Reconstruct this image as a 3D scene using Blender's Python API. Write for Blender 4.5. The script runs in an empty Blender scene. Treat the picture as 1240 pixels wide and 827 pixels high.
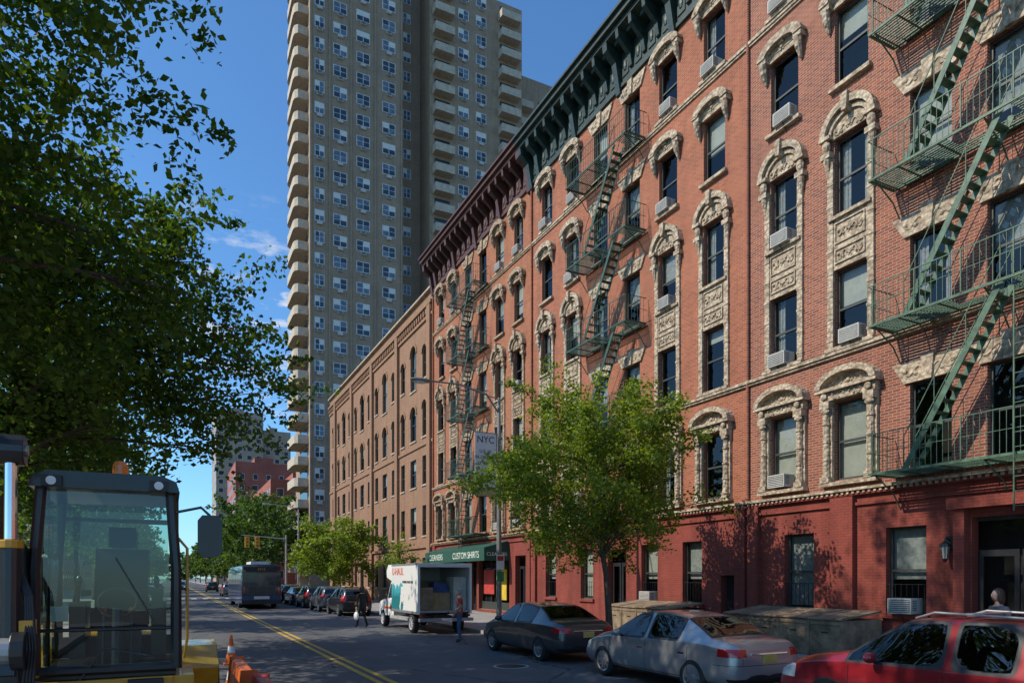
import bpy, bmesh, math, random
import numpy as np
from mathutils import Vector, Matrix, Euler
R = random.Random(7)
scene = bpy.context.scene
COL = scene.collection
rad = math.radians

# ------------------------------------------------------------------ node helpers
class NT:
    def __init__(s, tree):
        s.t = tree; s.n = tree.nodes; s.l = tree.links
    def node(s, typ, **kw):
        nd = s.n.new(typ)
        for k, v in kw.items():
            if k == 'inp':
                for a, b in v.items():
                    if hasattr(b, 'is_output'): s.l.new(b, nd.inputs[a])
                    else: nd.inputs[a].default_value = b
            else: setattr(nd, k, v)
        return nd
    def m(s, op, a, b=0.0, c=None, clamp=False):
        nd = s.n.new('ShaderNodeMath'); nd.operation = op; nd.use_clamp = clamp
        vals = [a, b] + ([c] if c is not None else [])
        for i, v in enumerate(vals):
            if hasattr(v, 'is_output'): s.l.new(v, nd.inputs[i])
            else: nd.inputs[i].default_value = v
        return nd.outputs[0]
    def mix(s, fac, a, b, blend='MIX'):
        nd = s.n.new('ShaderNodeMix'); nd.data_type = 'RGBA'; nd.blend_type = blend
        for i, v in ((0, fac), (6, a), (7, b)):
            if hasattr(v, 'is_output'): s.l.new(v, nd.inputs[i])
            else: nd.inputs[i].default_value = v if i == 0 else (tuple(v) + (1,) if len(v) == 3 else v)
        return nd.outputs[2]
    def noise(s, scale, detail=4, rough=.55, vec=None):
        nd = s.n.new('ShaderNodeTexNoise'); nd.inputs['Scale'].default_value = scale
        nd.inputs['Detail'].default_value = detail; nd.inputs['Roughness'].default_value = rough
        if vec is not None: s.l.new(vec, nd.inputs['Vector'])
        return nd.outputs[0]
    def ramp(s, fac, lo, hi):
        nd = s.n.new('ShaderNodeMapRange'); nd.clamp = True
        s.l.new(fac, nd.inputs[0]); nd.inputs[1].default_value = lo; nd.inputs[2].default_value = hi
        return nd.outputs[0]

def newmat(name):
    m = bpy.data.materials.new(name); m.use_nodes = True
    t = NT(m.node_tree); b = t.n['Principled BSDF']
    return m, t, b
def c4(c): return (c[0], c[1], c[2], 1)

def mat(name, col, rough=.7, metal=0, var=.25, vscale=1.5, bump=0, bscale=30, coat=0, spec=None):
    m, t, b = newmat(name)
    geo = t.node('ShaderNodeNewGeometry').outputs['Position']
    n1 = t.noise(vscale*1.5, 4, .7, geo)
    f = t.ramp(n1, .35, .65)
    lo = [c*(1-var) for c in col]; hi = [min(1, c*(1+var*.6)) for c in col]
    t.l.new(t.mix(f, lo, hi), b.inputs['Base Color'])
    b.inputs['Roughness'].default_value = rough; b.inputs['Metallic'].default_value = metal
    if coat: b.inputs['Coat Weight'].default_value = coat; b.inputs['Coat Roughness'].default_value = .04
    if spec is not None: b.inputs['Specular IOR Level'].default_value = spec
    if bump:
        bn = t.noise(bscale, 2, .6, geo)
        bu = t.node('ShaderNodeBump', inp={'Height': bn, 'Strength': bump, 'Distance': .02})
        t.l.new(bu.outputs[0], b.inputs['Normal'])
    return m

def brickmat(name, c1, c2, mortar, bw=.22, rh=.075, ms=.012, dirt=.35):
    m, t, b = newmat(name)
    geo = t.node('ShaderNodeNewGeometry').outputs['Position']
    sp = t.node('ShaderNodeSeparateXYZ', inp={0: geo})
    u = t.m('ADD', sp.outputs[0], sp.outputs[1])
    cb = t.node('ShaderNodeCombineXYZ', inp={0: u, 1: sp.outputs[2]})
    br = t.node('ShaderNodeTexBrick', inp={'Vector': cb.outputs[0], 'Color1': c4(c1), 'Color2': c4(c2), 'Mortar': c4(mortar),
        'Scale': 1.0, 'Mortar Size': ms, 'Mortar Smooth': .2, 'Brick Width': bw, 'Row Height': rh, 'Bias': 0.0})
    n = t.ramp(t.noise(.55, 4, .65, geo), .35, .7)
    sv = t.node('ShaderNodeVectorMath', operation='MULTIPLY', inp={0: geo, 1: (2.2, 2.2, .18)})
    n2 = t.ramp(t.noise(1.0, 3, .6, sv.outputs[0]), .45, .75)
    sv3 = t.node('ShaderNodeVectorMath', operation='MULTIPLY', inp={0: geo, 1: (1, 1, 2.5)})
    n3 = t.ramp(t.noise(5.0, 2, .6, sv3.outputs[0]), .35, .65)
    col = t.mix(t.m('MULTIPLY', n, dirt), br.outputs['Color'], (.55, .55, .58), 'MULTIPLY')
    col = t.mix(t.m('MULTIPLY', n2, dirt*1.1), col, (.50, .45, .43), 'MULTIPLY')
    col = t.mix(t.m('MULTIPLY', n3, .35), col, (1.3, 1.22, 1.15), 'MULTIPLY')
    t.l.new(col, b.inputs['Base Color']); b.inputs['Roughness'].default_value = .88
    bu = t.node('ShaderNodeBump', inp={'Height': t.m('SUBTRACT', 1.0, br.outputs['Fac']), 'Strength': .6, 'Distance': .01})
    t.l.new(bu.outputs[0], b.inputs['Normal'])
    return m

def stonemat(name, c1, c2, vs=9):
    m, t, b = newmat(name)
    geo = t.node('ShaderNodeNewGeometry').outputs['Position']
    vo = t.node('ShaderNodeTexVoronoi', inp={'Vector': geo, 'Scale': vs})
    vo.feature = 'F1'
    n = t.noise(3.0, 5, .75, geo)
    col = t.mix(t.ramp(n, .38, .62), c1, c2)
    dk = t.ramp(vo.outputs['Distance'], .40, .80)
    col = t.mix(t.m('MULTIPLY', dk, .65), col, (.40, .34, .28), 'MULTIPLY')  # occlusion-like crevice shade and grime painted into the colour, following the bump
    t.l.new(col, b.inputs['Base Color']); b.inputs['Roughness'].default_value = .8
    bu = t.node('ShaderNodeBump', inp={'Height': t.m('MULTIPLY', vo.outputs['Distance'], -1.0), 'Strength': .85, 'Distance': .045})
    t.l.new(bu.outputs[0], b.inputs['Normal'])
    return m

def glassmat(name, tint=(.5,.55,.55), base=.10, refl=.9, rough=.01, fs=.8):
    m, t, b = newmat(name)
    t.n.remove(b)
    tr = t.node('ShaderNodeBsdfTransparent', inp={'Color': c4(tint)})
    gl = t.node('ShaderNodeBsdfGlossy', inp={'Color': (refl, refl, refl, 1), 'Roughness': rough})
    fr = t.node('ShaderNodeLayerWeight', inp={'Blend': .25})
    geo = t.node('ShaderNodeNewGeometry').outputs['Position']
    bn = t.noise(1.3, 1, .5, geo)
    bu = t.node('ShaderNodeBump', inp={'Height': bn, 'Strength': .15, 'Distance': .03})
    t.l.new(bu.outputs[0], gl.inputs['Normal'])
    f = t.m('ADD', t.m('MULTIPLY', fr.outputs['Fresnel'], fs), base, clamp=True)
    mx = t.node('ShaderNodeMixShader', inp={0: f, 1: tr.outputs[0], 2: gl.outputs[0]})
    t.l.new(mx.outputs[0], t.n['Material Output'].inputs[0])
    return m

def leafmat(name, dark, light, trans=.35):
    m, t, b = newmat(name)
    g = t.node('ShaderNodeNewGeometry')
    cr = t.mix(t.m('POWER', g.outputs['Random Per Island'], 1.3), dark, light)
    n = t.ramp(t.noise(.9, 1, .6, g.outputs['Position']), .35, .65)
    cr = t.mix(t.m('MULTIPLY', n, .45), cr, (.55, .6, .5), 'MULTIPLY')
    t.l.new(cr, b.inputs['Base Color']); b.inputs['Roughness'].default_value = .5
    b.inputs['Specular IOR Level'].default_value = .3
    tl = t.node('ShaderNodeBsdfTranslucent')
    tc = t.mix(1.0, cr, (1.7, 1.7, .5), 'MULTIPLY'); t.l.new(tc, tl.inputs[0])
    mx = t.node('ShaderNodeMixShader', inp={0: trans, 1: b.outputs[0], 2: tl.outputs[0]})
    t.l.new(mx.outputs[0], t.n['Material Output'].inputs[0])
    return m

# ------------------------------------------------------------------ mesh builder
class MB:
    def __init__(s): s.v = []; s.f = []; s.mi = []; s.mats = []; s.M = None
    def idx(s, m):
        if m not in s.mats: s.mats.append(m)
        return s.mats.index(m)
    def add(s, vs, fs, m):
        o = len(s.v); k = s.idx(m)
        if s.M is not None: vs = [tuple(s.M @ Vector(v)) for v in vs]
        s.v.extend(vs)
        for f in fs: s.f.append(tuple(i+o for i in f)); s.mi.append(k)
    def box(s, x0, x1, y0, y1, z0, z1, m):
        if x0 > x1: x0, x1 = x1, x0
        if y0 > y1: y0, y1 = y1, y0
        if z0 > z1: z0, z1 = z1, z0
        vs = [(x0,y0,z0),(x1,y0,z0),(x1,y1,z0),(x0,y1,z0),(x0,y0,z1),(x1,y0,z1),(x1,y1,z1),(x0,y1,z1)]
        s.add(vs, [(0,3,2,1),(4,5,6,7),(0,1,5,4),(1,2,6,5),(2,3,7,6),(3,0,4,7)], m)
    def quad(s, a, b, c, d, m): s.add([a,b,c,d], [(0,1,2,3)], m)
    def prism(s, pts, axis, a0, a1, m):
        n = len(pts)
        def P(p, a):
            return (a, p[0], p[1]) if axis == 'x' else (p[0], a, p[1]) if axis == 'y' else (p[0], p[1], a)
        vs = [P(p, a0) for p in pts] + [P(p, a1) for p in pts]
        fs = [tuple(range(n)), tuple(range(2*n-1, n-1, -1))] + [(i, (i+1) % n, (i+1) % n + n, i+n) for i in range(n)]
        s.add(vs, fs, m)
    def tube(s, pts, rs, n, m, caps=True):
        pts = [Vector(p) for p in pts]
        if not hasattr(rs, '__len__'): rs = [rs]*len(pts)
        vs = []; fs = []
        up = None
        for i, p in enumerate(pts):
            d = (pts[min(i+1, len(pts)-1)] - pts[max(i-1, 0)])
            if d.length < 1e-9: d = Vector((0,0,1))
            d.normalize()
            if up is None:
                up = Vector((0,0,1)) if abs(d.z) < .9 else Vector((1,0,0))
            a = d.cross(up); a.normalize(); b = a.cross(d); b.normalize(); up = b
            for k in range(n):
                t = 2*math.pi*(k+.5)/n
                vs.append(tuple(p + a*math.cos(t)*rs[i] + b*math.sin(t)*rs[i]))
        for i in range(len(pts)-1):
            for k in range(n):
                k2 = (k+1) % n
                fs.append((i*n+k, i*n+k2, (i+1)*n+k2, (i+1)*n+k))
        if caps:
            fs.append(tuple(range(n-1, -1, -1))); e = (len(pts)-1)*n
            fs.append(tuple(range(e, e+n)))
        s.add(vs, fs, m)
    def ell(s, c, r, m, nu=10, nv=6):
        if not hasattr(r, '__len__'): r = (r,r,r)
        vs = [(c[0], c[1], c[2]-r[2])]; fs = []
        for j in range(1, nv):
            ph = -math.pi/2 + math.pi*j/nv
            for i in range(nu):
                th = 2*math.pi*i/nu
                vs.append((c[0]+r[0]*math.cos(ph)*math.cos(th), c[1]+r[1]*math.cos(ph)*math.sin(th), c[2]+r[2]*math.sin(ph)))
        vs.append((c[0], c[1], c[2]+r[2]))
        for i in range(nu):
            i2 = (i+1) % nu
            fs.append((0, 1+i2, 1+i))
            for j in range(nv-2): fs.append((1+j*nu+i, 1+j*nu+i2, 1+(j+1)*nu+i2, 1+(j+1)*nu+i))
            fs.append((1+(nv-2)*nu+i, 1+(nv-2)*nu+i2, len(vs)-1))
        s.add(vs, fs, m)
    def build(s, name, parent=None, smooth=False, bevel=0, seg=2):
        me = bpy.data.meshes.new(name); me.from_pydata(s.v, [], s.f)
        for m in s.mats: me.materials.append(m)
        me.polygons.foreach_set('material_index', s.mi)
        if smooth: me.polygons.foreach_set('use_smooth', [True]*len(s.f))
        me.update()
        ob = bpy.data.objects.new(name, me); COL.objects.link(ob)
        if parent: ob.parent = parent
        if bevel:
            b = ob.modifiers.new('bevel', 'BEVEL'); b.width = bevel; b.segments = seg; b.limit_method = 'ANGLE'; b.harden_normals = False
        return ob

def empty(name, loc=(0,0,0), rotz=0):
    e = bpy.data.objects.new(name, None); COL.objects.link(e); e.location = loc; e.rotation_euler = (0,0,rotz)
    e.empty_display_size = .3
    return e

def text(body, size, m, loc, rot, parent, name='lettering', align='CENTER', ext=.004):
    cu = bpy.data.curves.new(name, 'FONT'); cu.body = body; cu.size = size; cu.extrude = ext
    cu.align_x = align; cu.align_y = 'CENTER'; cu.materials.append(m)
    ob = bpy.data.objects.new(name, cu); COL.objects.link(ob); ob.location = loc; ob.rotation_euler = rot; ob.parent = parent
    return ob

# ------------------------------------------------------------------ materials
BR1 = brickmat('brick_red', (.33,.088,.042), (.18,.042,.024), (.33,.235,.17))
BR2 = brickmat('brick_orange', (.40,.10,.042), (.25,.058,.025), (.33,.20,.125))
BR3 = brickmat('brick_orange_far', (.40,.115,.045), (.28,.075,.03), (.32,.19,.115))
BR4 = brickmat('brick_tan', (.31,.155,.078), (.24,.112,.056), (.29,.195,.125))
BRT = brickmat('brick_tower', (.37,.26,.17), (.30,.21,.135), (.33,.26,.19), .4, .2, .02)
BRP = brickmat('painted_brick_red', (.27,.056,.036), (.235,.047,.030), (.20,.038,.025), ms=.008, dirt=.7)
STONE = stonemat('carved_terracotta', (.31,.24,.165), (.56,.45,.32))
STONE3 = stonemat('carved_terracotta_warm', (.28,.20,.125), (.47,.35,.23))
SMOOTHSTONE = mat('limestone_band', (.40,.31,.22), .8, var=.35, vscale=2, bump=.3)
FRAME = mat('window_frame_dark', (.045,.05,.045), .5)
FRAMEW = mat('window_frame_white', (.68,.66,.61), .5)
GLASS = glassmat('window_glass', (.62,.66,.64), .035, .85, fs=.55)
GLASSD = mat('tower_glass', (.04,.05,.065), .08, var=.3, spec=.6)
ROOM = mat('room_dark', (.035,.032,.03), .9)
BLIND = mat('blind', (.66,.64,.58), .8, var=.12, vscale=3)
BLIND2 = mat('curtain', (.50,.50,.50), .8, var=.3, vscale=5)
ACM = mat('air_conditioner_case', (.50,.48,.43), .5, var=.2)
ACD = mat('air_conditioner_grille', (.14,.14,.13), .6)
GREENC = mat('green_cornice_paint', (.022,.042,.034), .5, var=.5, vscale=3, bump=.3)
BROWNC = mat('brown_cornice_paint', (.085,.030,.020), .55, var=.4, bump=.2)
FEG = mat('fire_escape_green', (.07,.135,.08), .5, var=.45, vscale=4)
FEG2 = mat('fire_escape_dark_green', (.035,.08,.05), .5, var=.35, vscale=4)
BLACK = mat('black_metal', (.02,.02,.022), .45)
DARKOPEN = mat('dark_opening', (.015,.015,.016), .9)
ROOF = mat('roof_tar', (.08,.08,.08), .9)
CONC = mat('concrete', (.36,.34,.31), .85, var=.3, bump=.2)
STEEL = mat('galvanised_steel', (.42,.43,.43), .4, metal=.6, var=.2)
TIRE = mat('tyre_rubber', (.022,.022,.023), .85)
RIM = mat('alloy_rim', (.5,.5,.52), .3, metal=.8)
CHROME = mat('chrome', (.75,.75,.76), .1, metal=1, var=.05)
PLASTIC = mat('black_plastic', (.025,.025,.027), .5)
WOOD = mat('plywood', (.25,.18,.115), .85, var=.5, vscale=1.8, bump=.3)
SKIN = mat('skin', (.50,.30,.22), .55, var=.08)
WHITE = mat('white_paint', (.76,.76,.74), .5, var=.08)
REDL = mat('red_lamp', (.45,.012,.012), .15, var=.1, coat=1)
ORANGE = mat('orange_plastic', (.75,.16,.02), .45)
BARK = mat('bark', (.10,.075,.055), .9, var=.4, vscale=6, bump=.6, bscale=18)
HLIGHT = mat('headlamp', (.7,.7,.68), .1)

# ------------------------------------------------------------------ facade builder (facing -X at x=W)
def wall_open(mb, W, y0, y1, z0, z1, ops, m, depth=.28, revm=None):
    ys = sorted(set([y0, y1] + [round(o[i], 4) for o in ops for i in (0, 1)]))
    zs = sorted(set([z0, z1] + [round(o[i], 4) for o in ops for i in (2, 3)]))
    ys = [y for y in ys if y0 <= y <= y1]; zs = [z for z in zs if z0 <= z <= z1]
    for j in range(len(zs)-1):
        zc = (zs[j]+zs[j+1])/2; run = None
        for i in range(len(ys)-1):
            yc = (ys[i]+ys[i+1])/2
            hole = any(o[0] < yc < o[1] and o[2] < zc < o[3] for o in ops)
            if not hole:
                if run is None: run = ys[i]
            if (hole or i == len(ys)-2) and run is not None:
                e = ys[i] if hole else ys[i+1]
                mb.quad((W, run, zs[j]), (W, run, zs[j+1]), (W, e, zs[j+1]), (W, e, zs[j]), m); run = None
    rm = revm or m
    for o in ops:
        a, b, c, d = o[:4]; X = W+depth
        mb.quad((W,a,c),(X,a,c),(X,a,d),(W,a,d), rm); mb.quad((W,b,c),(W,b,d),(X,b,d),(X,b,c), rm)
        mb.quad((W,a,d),(X,a,d),(X,b,d),(W,b,d), rm); mb.quad((W,a,c),(W,b,c),(X,b,c),(X,a,c), SMOOTHSTONE)

def window(fr, gl, W, a, b, c, d, frm, rng, rec=.13, blind=True, force=None):
    X = W+rec; t = .055
    fr.box(X, X+.07, a, a+t, c, d, frm); fr.box(X, X+.07, b-t, b, c, d, frm)
    fr.box(X, X+.07, a+t, b-t, c, c+.07, frm); fr.box(X, X+.07, a+t, b-t, d-.06, d, frm)
    zm = c + (d-c)*.5
    fr.box(X+.006, X+.06, a+t, b-t, zm-.03, zm+.03, frm)
    gl.quad((X+.03, a+t, zm+.03), (X+.03, a+t, d-.06), (X+.03, b-t, d-.06), (X+.03, b-t, zm+.03), GLASS)
    gl.quad((X+.045, a+t, c+.07), (X+.045, a+t, zm-.03), (X+.045, b-t, zm-.03), (X+.045, b-t, c+.07), GLASS)
    if blind:
        r = rng.random(); Xb = X+.14
        if force or r < .50:
            h = force or rng.choice([.2, .35, .45, .5, .55, .75, 1.0])
            fr.box(Xb, Xb+.01, a, b, d-(d-c)*h, d, rng.choice([BLIND, BLIND, BLIND2]))
        elif r < .85:
            for (p, q) in ((a, a+(b-a)*.3), (b-(b-a)*.3, b)):
                n = 6
                for i in range(n):
                    y = p+(q-p)*i/n
                    fr.box(Xb+(i % 2)*.02, Xb+.01+(i % 2)*.02, y, y+(q-p)/n, c, d, BLIND2)

def acunit(mb, W, yc, z0):
    w, h = .31, .38
    mb.box(W-.26, W+.2, yc-w, yc+w, z0+.02, z0+.02+h, ACM)
    mb.box(W-.266, W-.26, yc-w+.03, yc+w-.03, z0+.05, z0+.37, ACD)
    for i in range(6):
        z = z0+.07+i*.05
        mb.box(W-.275, W-.266, yc-w+.03, yc+w-.03, z, z+.02, ACM)
    for i in range(5):
        z = z0+.10+i*.055
        mb.box(W-.2, W-.04, yc-w-.006, yc-w, z, z+.03, ACD)
    mb.tube([(W-.2, yc, z0+.02), (W+.0, yc, z0-.25)], .012, 4, BLACK)

def ellband(mb, W, yc, zc, ri, ro, zi, zo, o0, o1, m, n=14, a0=0, a1=180):
    vs = []; fs = []
    for i in range(n+1):
        t = rad(a0+(a1-a0)*i/n); cs, sn = math.cos(t), math.sin(t)
        for (r, z, o) in ((ri, zi, o0), (ro, zo, o0), (ro, zo, o1), (ri, zi, o1)):
            vs.append((W-o, yc+r*cs, zc+z*sn))
    for i in range(n):
        for k in range(4):
            fs.append((i*4+k, i*4+(k+1) % 4, (i+1)*4+(k+1) % 4, (i+1)*4+k))
    fs.append((0,1,2,3)); fs.append((n*4+3, n*4+2, n*4+1, n*4))
    mb.add(vs, fs, m)
def elldisc(mb, W, yc, zc, ry, rz, o0, o1, m, n=14):
    pts = [(yc+ry*math.cos(math.pi*i/n), zc+rz*math.sin(math.pi*i/n)) for i in range(n+1)]
    mb.prism(pts, 'x', W-o1, W-o0, m)

def orn_small(mb, W, yc, zc, s, o, m):
    mb.ell((W-o, yc, zc), (s*.6, s, s), m, 8, 5)
    for k in range(6):
        t = k*math.pi/3
        mb.ell((W-o+.02, yc+math.cos(t)*s*1.6, zc+math.sin(t)*s*1.5), (s*.4, s*.55, s*.55), m, 6, 4)

def scrolls(mb, W, yc, zc, hw, m, s=.07, o=.06):
    for sg in (-1, 1):
        pts = []
        for i in range(9):
            t = i/8
            pts.append((W-o, yc+sg*(hw*.15+hw*.8*t), zc+.10*math.sin(t*math.pi*2.2)))
        mb.tube(pts, [.035*(1-.5*i/8) for i in range(9)], 5, m)
        mb.ell((W-o, yc+sg*hw*.82, zc+.05), (.05, s, s), m, 7, 4)
        mb.ell((W-o, yc+sg*hw*.45, zc-.06), (.04, s*.8, s*.8), m, 7, 4)

def trim2(mb, W, yc, w, c, d, m):
    hw = w/2
    for sg in (-1, 1):
        y = yc+sg*(hw+.16)
        mb.box(W-.10, W+.02, y-.15, y+.15, c-.06, d+.05, m)
        mb.tube([(W-.13, y, c+.25), (W-.13, y, d-.3)], [.10, .085], 10, m)
        mb.box(W-.24, W-.10, y-.14, y+.14, c-.06, c+.10, m); mb.tube([(W-.13, y, c+.1), (W-.13, y, c+.25)], [.13, .10], 10, m)
        for k in range(3): mb.tube([(W-.13, y, c+.55+k*.5), (W-.13, y, c+.60+k*.5)], .115, 10, m)
        mb.box(W-.25, W-.10, y-.15, y+.15, d-.16, d+.05, m); mb.ell((W-.2, y, d-.22), (.07, .14, .09), m, 8, 5)
        mb.ell((W-.26, y, d+.17), (.05, .1, .1), m)
    mb.box(W-.20, W+.02, yc-hw-.33, yc+hw+.33, d+.05, d+.28, m)
    mb.box(W-.32, W+.02, yc-hw-.42, yc+hw+.42, d+.28, d+.37, m)
    scrolls(mb, W, yc, d+.165, hw, m, .05, .2)
    ellband(mb, W, yc, d+.37, hw+.24, hw+.42, .36, .52, 0, .34, m)
    elldisc(mb, W, yc, d+.37, hw+.24, .36, 0, .10, m)
    orn_small(mb, W, yc, d+.52, .07, .12, m)
    scrolls(mb, W, yc, d+.47, hw*.9, m, .05, .1)
    mb.box(W-.22, W+.02, yc-hw-.36, yc+hw+.36, c-.16, c-.06, m)

def trim34(mb, W, yc, w, c3, d3, c4_, d4, m):
    hw = w/2
    for sg in (-1, 1):
        y = yc+sg*(hw+.10)
        mb.box(W-.07, W+.02, y-.09, y+.09, c3, d4-.45, m)
        z = c3+.2
        while z < d4-.6:
            mb.box(W-.085, W-.06, y-.105, y+.105, z, z+.07, m); z += .62
        y = yc+sg*(hw+.17)
        mb.box(W-.20, W+.02, y-.15, y+.15, d4-.45, d4-.30, m)
        mb.ell((W-.13, y, d4-.12), (.10, .12, .2), m, 8, 6)
        mb.tube([(W-.1, y, d4-.45), (W-.05, y, d4-.95)], [.11, .03], 6, m)
        mb.box(W-.24, W+.02, y-.17, y+.17, d4+.04, d4+.13, m)
    zc = d4+.13
    ellband(mb, W, yc, zc, hw+.15, hw+.32, .55, .74, 0, .24, m)
    ellband(mb, W, yc, zc, hw+.02, hw+.13, .40, .52, 0, .14, m)
    elldisc(mb, W, yc, d4+.02, hw+.15, .62, 0, .07, m)
    mb.prism([(yc-.07, zc+.36), (yc+.07, zc+.36), (yc+.11, zc+.82), (yc-.11, zc+.82)], 'x', W-.32, W, m)
    orn_small(mb, W, yc, d4+.22, .07, .09, m)
    scrolls(mb, W, yc, d4+.16, hw, m, .05, .08)
    mb.box(W-.05, W+.02, yc-hw, yc+hw, d3+.001, c4_-.07, m)
    mb.box(W-.14, W+.02, yc-hw-.14, yc+hw+.14, c4_-.07, c4_+.02, m)
    H = c4_-d3
    for (p, q) in ((.10, .38), (.48, .88)):
        z0, z1 = d3+H*p, d3+H*q
        mb.box(W-.09, W-.05, yc-hw+.05, yc+hw-.05, z0, z0+.035, m); mb.box(W-.09, W-.05, yc-hw+.05, yc+hw-.05, z1-.035, z1, m)
        mb.box(W-.09, W-.05, yc-hw+.05, yc-hw+.085, z0+.035, z1-.035, m); mb.box(W-.09, W-.05, yc+hw-.085, yc+hw-.05, z0+.035, z1-.035, m)
        zc2 = (z0+z1)/2
        orn_small(mb, W, yc, zc2, .06, .07, m); scrolls(mb, W, yc, zc2, hw*.85, m, .05, .06)
    mb.box(W-.15, W+.02, yc-hw-.22, yc+hw+.22, c3-.10, c3, m)

def trim5(mb, W, yc, w, c, d, m):
    hw = w/2
    for sg in (-1, 1):
        y = yc+sg*(hw+.14)
        mb.tube([(W-.05, y, d-.55), (W-.16, y, d-.25), (W-.20, y, d+.02)], [.04, .10, .12], 7, m)
        mb.box(W-.24, W+.02, y-.14, y+.14, d+.02, d+.16, m)
        mb.ell((W-.22, y, d+.28), (.09, .13, .13), m)
    mb.box(W-.08, W+.02, yc-hw, yc+hw, d+.002, d+.16, m)
    ellband(mb, W, yc, d+.16, hw+.02, hw+.32, .20, .44, 0, .28, m)
    elldisc(mb, W, yc, d+.16, hw+.03, .21, 0, .10, m)
    orn_small(mb, W, yc, d+.22, .06, .12, m)
    mb.box(W-.18, W+.02, yc-.1, yc+.1, d+.3, d+.68, m)
    mb.box(W-.14, W+.02, yc-hw-.12, yc+hw+.12, c-.11, c, m)

def trimFE(mb, W, yc, w, c, d, m):
    hw = w/2
    mb.prism([(yc-hw-.12, d), (yc+hw+.12, d), (yc+hw+.42, d+.52), (yc-hw-.42, d+.52)], 'x', W-.07, W+.02, m)
    mb.prism([(yc-.1, d-.02), (yc+.1, d-.02), (yc+.16, d+.60), (yc-.16, d+.60)], 'x', W-.14, W, m)
    scrolls(mb, W, yc, d+.26, hw+.2, m, .08, .07)
    mb.box(W-.12, W+.02, yc-hw-.1, yc+hw+.1, c-.11, c, m)

def fire_escape(name, W, y0, y1, levels, m, parent, stair=(0,0), drop=True, top=None):
    mb = MB(); o0, o1 = .06, 1.05
    ya, yb = stair
    for li, z in enumerate(levels):
        X0, X1 = W-o1, W-o0
        mb.box(X0, X0+.04, y0, y1, z-.05, z+.01, m); mb.box(X1-.04, X1, y0, y1, z-.05, z+.01, m)
        mb.box(X0+.04, X1-.04, y0, y0+.04, z-.05, z+.01, m); mb.box(X0+.04, X1-.04, y1-.04, y1, z-.05, z+.01, m)
        k = X0+.11
        while k < X1-.06:
            if k < W-.95 or li == 0 or k > W-.46: mb.box(k, k+.035, y0+.04, y1-.04, z-.015, z+.005, m)
            else:
                if ya-.2 > y0+.04: mb.box(k, k+.035, y0+.04, ya-.2, z-.015, z+.005, m)
                mb.box(k, k+.035, ya+1.1, y1-.04, z-.015, z+.005, m)
            k += .085
        yy = y0+.8
        while yy < y1:
            if li == 0 or not (ya-.2 < yy < ya+1.1): mb.box(X0+.04, X1-.04, yy, yy+.03, z-.045, z-.016, m)
            yy += .95
        for h in (.95, .5):
            mb.tube([(X1, y0, z+h), (X0, y0, z+h), (X0, y1, z+h), (X1, y1, z+h)], .016 if h > .6 else .010, 4, m)
        n = int((y1-y0)/.13)
        for i in range(n+1):
            y = y0+(y1-y0)*i/n
            mb.tube([(X0, y, z), (X0, y, z+.95)], .018 if i % 8 == 0 else .0075, 4, m, False)
        for y in (y0, y1):
            for i in range(1, 7):
                x = X0+(X1-X0)*i/7; mb.tube([(x, y, z), (x, y, z+.95)], .0075, 4, m, False)
        for y in (y0+.15, (y0+y1)/2, y1-.15):
            mb.tube([(X0+.05, y, z-.05), (W-.3, y, z-.45), (W, y, z-.85)], .018, 4, m)
            mb.tube([(X0+.05, y, z-.06), (W, y, z-.06)], .018, 4, m)
        zt = levels[li+1] if li+1 < len(levels) else (top if top else None)
        if zt is not None:
            for xs in (W-.50, W-.93):
                p, q = Vector((xs, ya, zt)), Vector((xs, yb, z))
                d = (q-p).normalized(); nn = Vector((0, d.z, -d.y))
                vs = [tuple(p+nn*.07), tuple(q+nn*.07), tuple(q-nn*.07), tuple(p-nn*.07)]
                vs2 = [(v[0]+.02, v[1], v[2]) for v in vs]
                mb.add(vs+vs2, [(0,1,2,3),(7,6,5,4),(0,4,5,1),(1,5,6,2),(2,6,7,3),(3,7,4,0)], m)
                mb.tube([tuple(p+Vector((0,0,.75))), tuple(q+Vector((0,0,.8)))], .013, 4, m)
                for t in (0, .33, .66, 1): 
                    r = p.lerp(q, t); mb.tube([tuple(r), tuple(r+Vector((0,0,.77)))], .011, 4, m)
            nst = int((zt-z)/.235)
            for i in range(1, nst):
                t = i/nst; y = ya+(yb-ya)*t; zz = zt+(z-zt)*t
                mb.box(W-.91, W-.50, y-.09, y+.09, zz-.012, zz+.012, m)
    if drop:
        z = levels[0]
        for yy in (y0+1.6, y0+2.05): mb.tube([(W-o1-.06, yy, z-1.2), (W-o1-.06, yy, z+3.4)], .018, 4, m)
        for i in range(15): mb.tube([(W-o1-.06, y0+1.6, z-1.1+i*.3), (W-o1-.06, y0+2.05, z-1.1+i*.3)], .011, 4, m)
    return mb.build(name, parent)

W = 16.5
SILL = [4.8, 8.45, 12.05, 15.65, 19.2]
WH = 2.15

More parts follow.
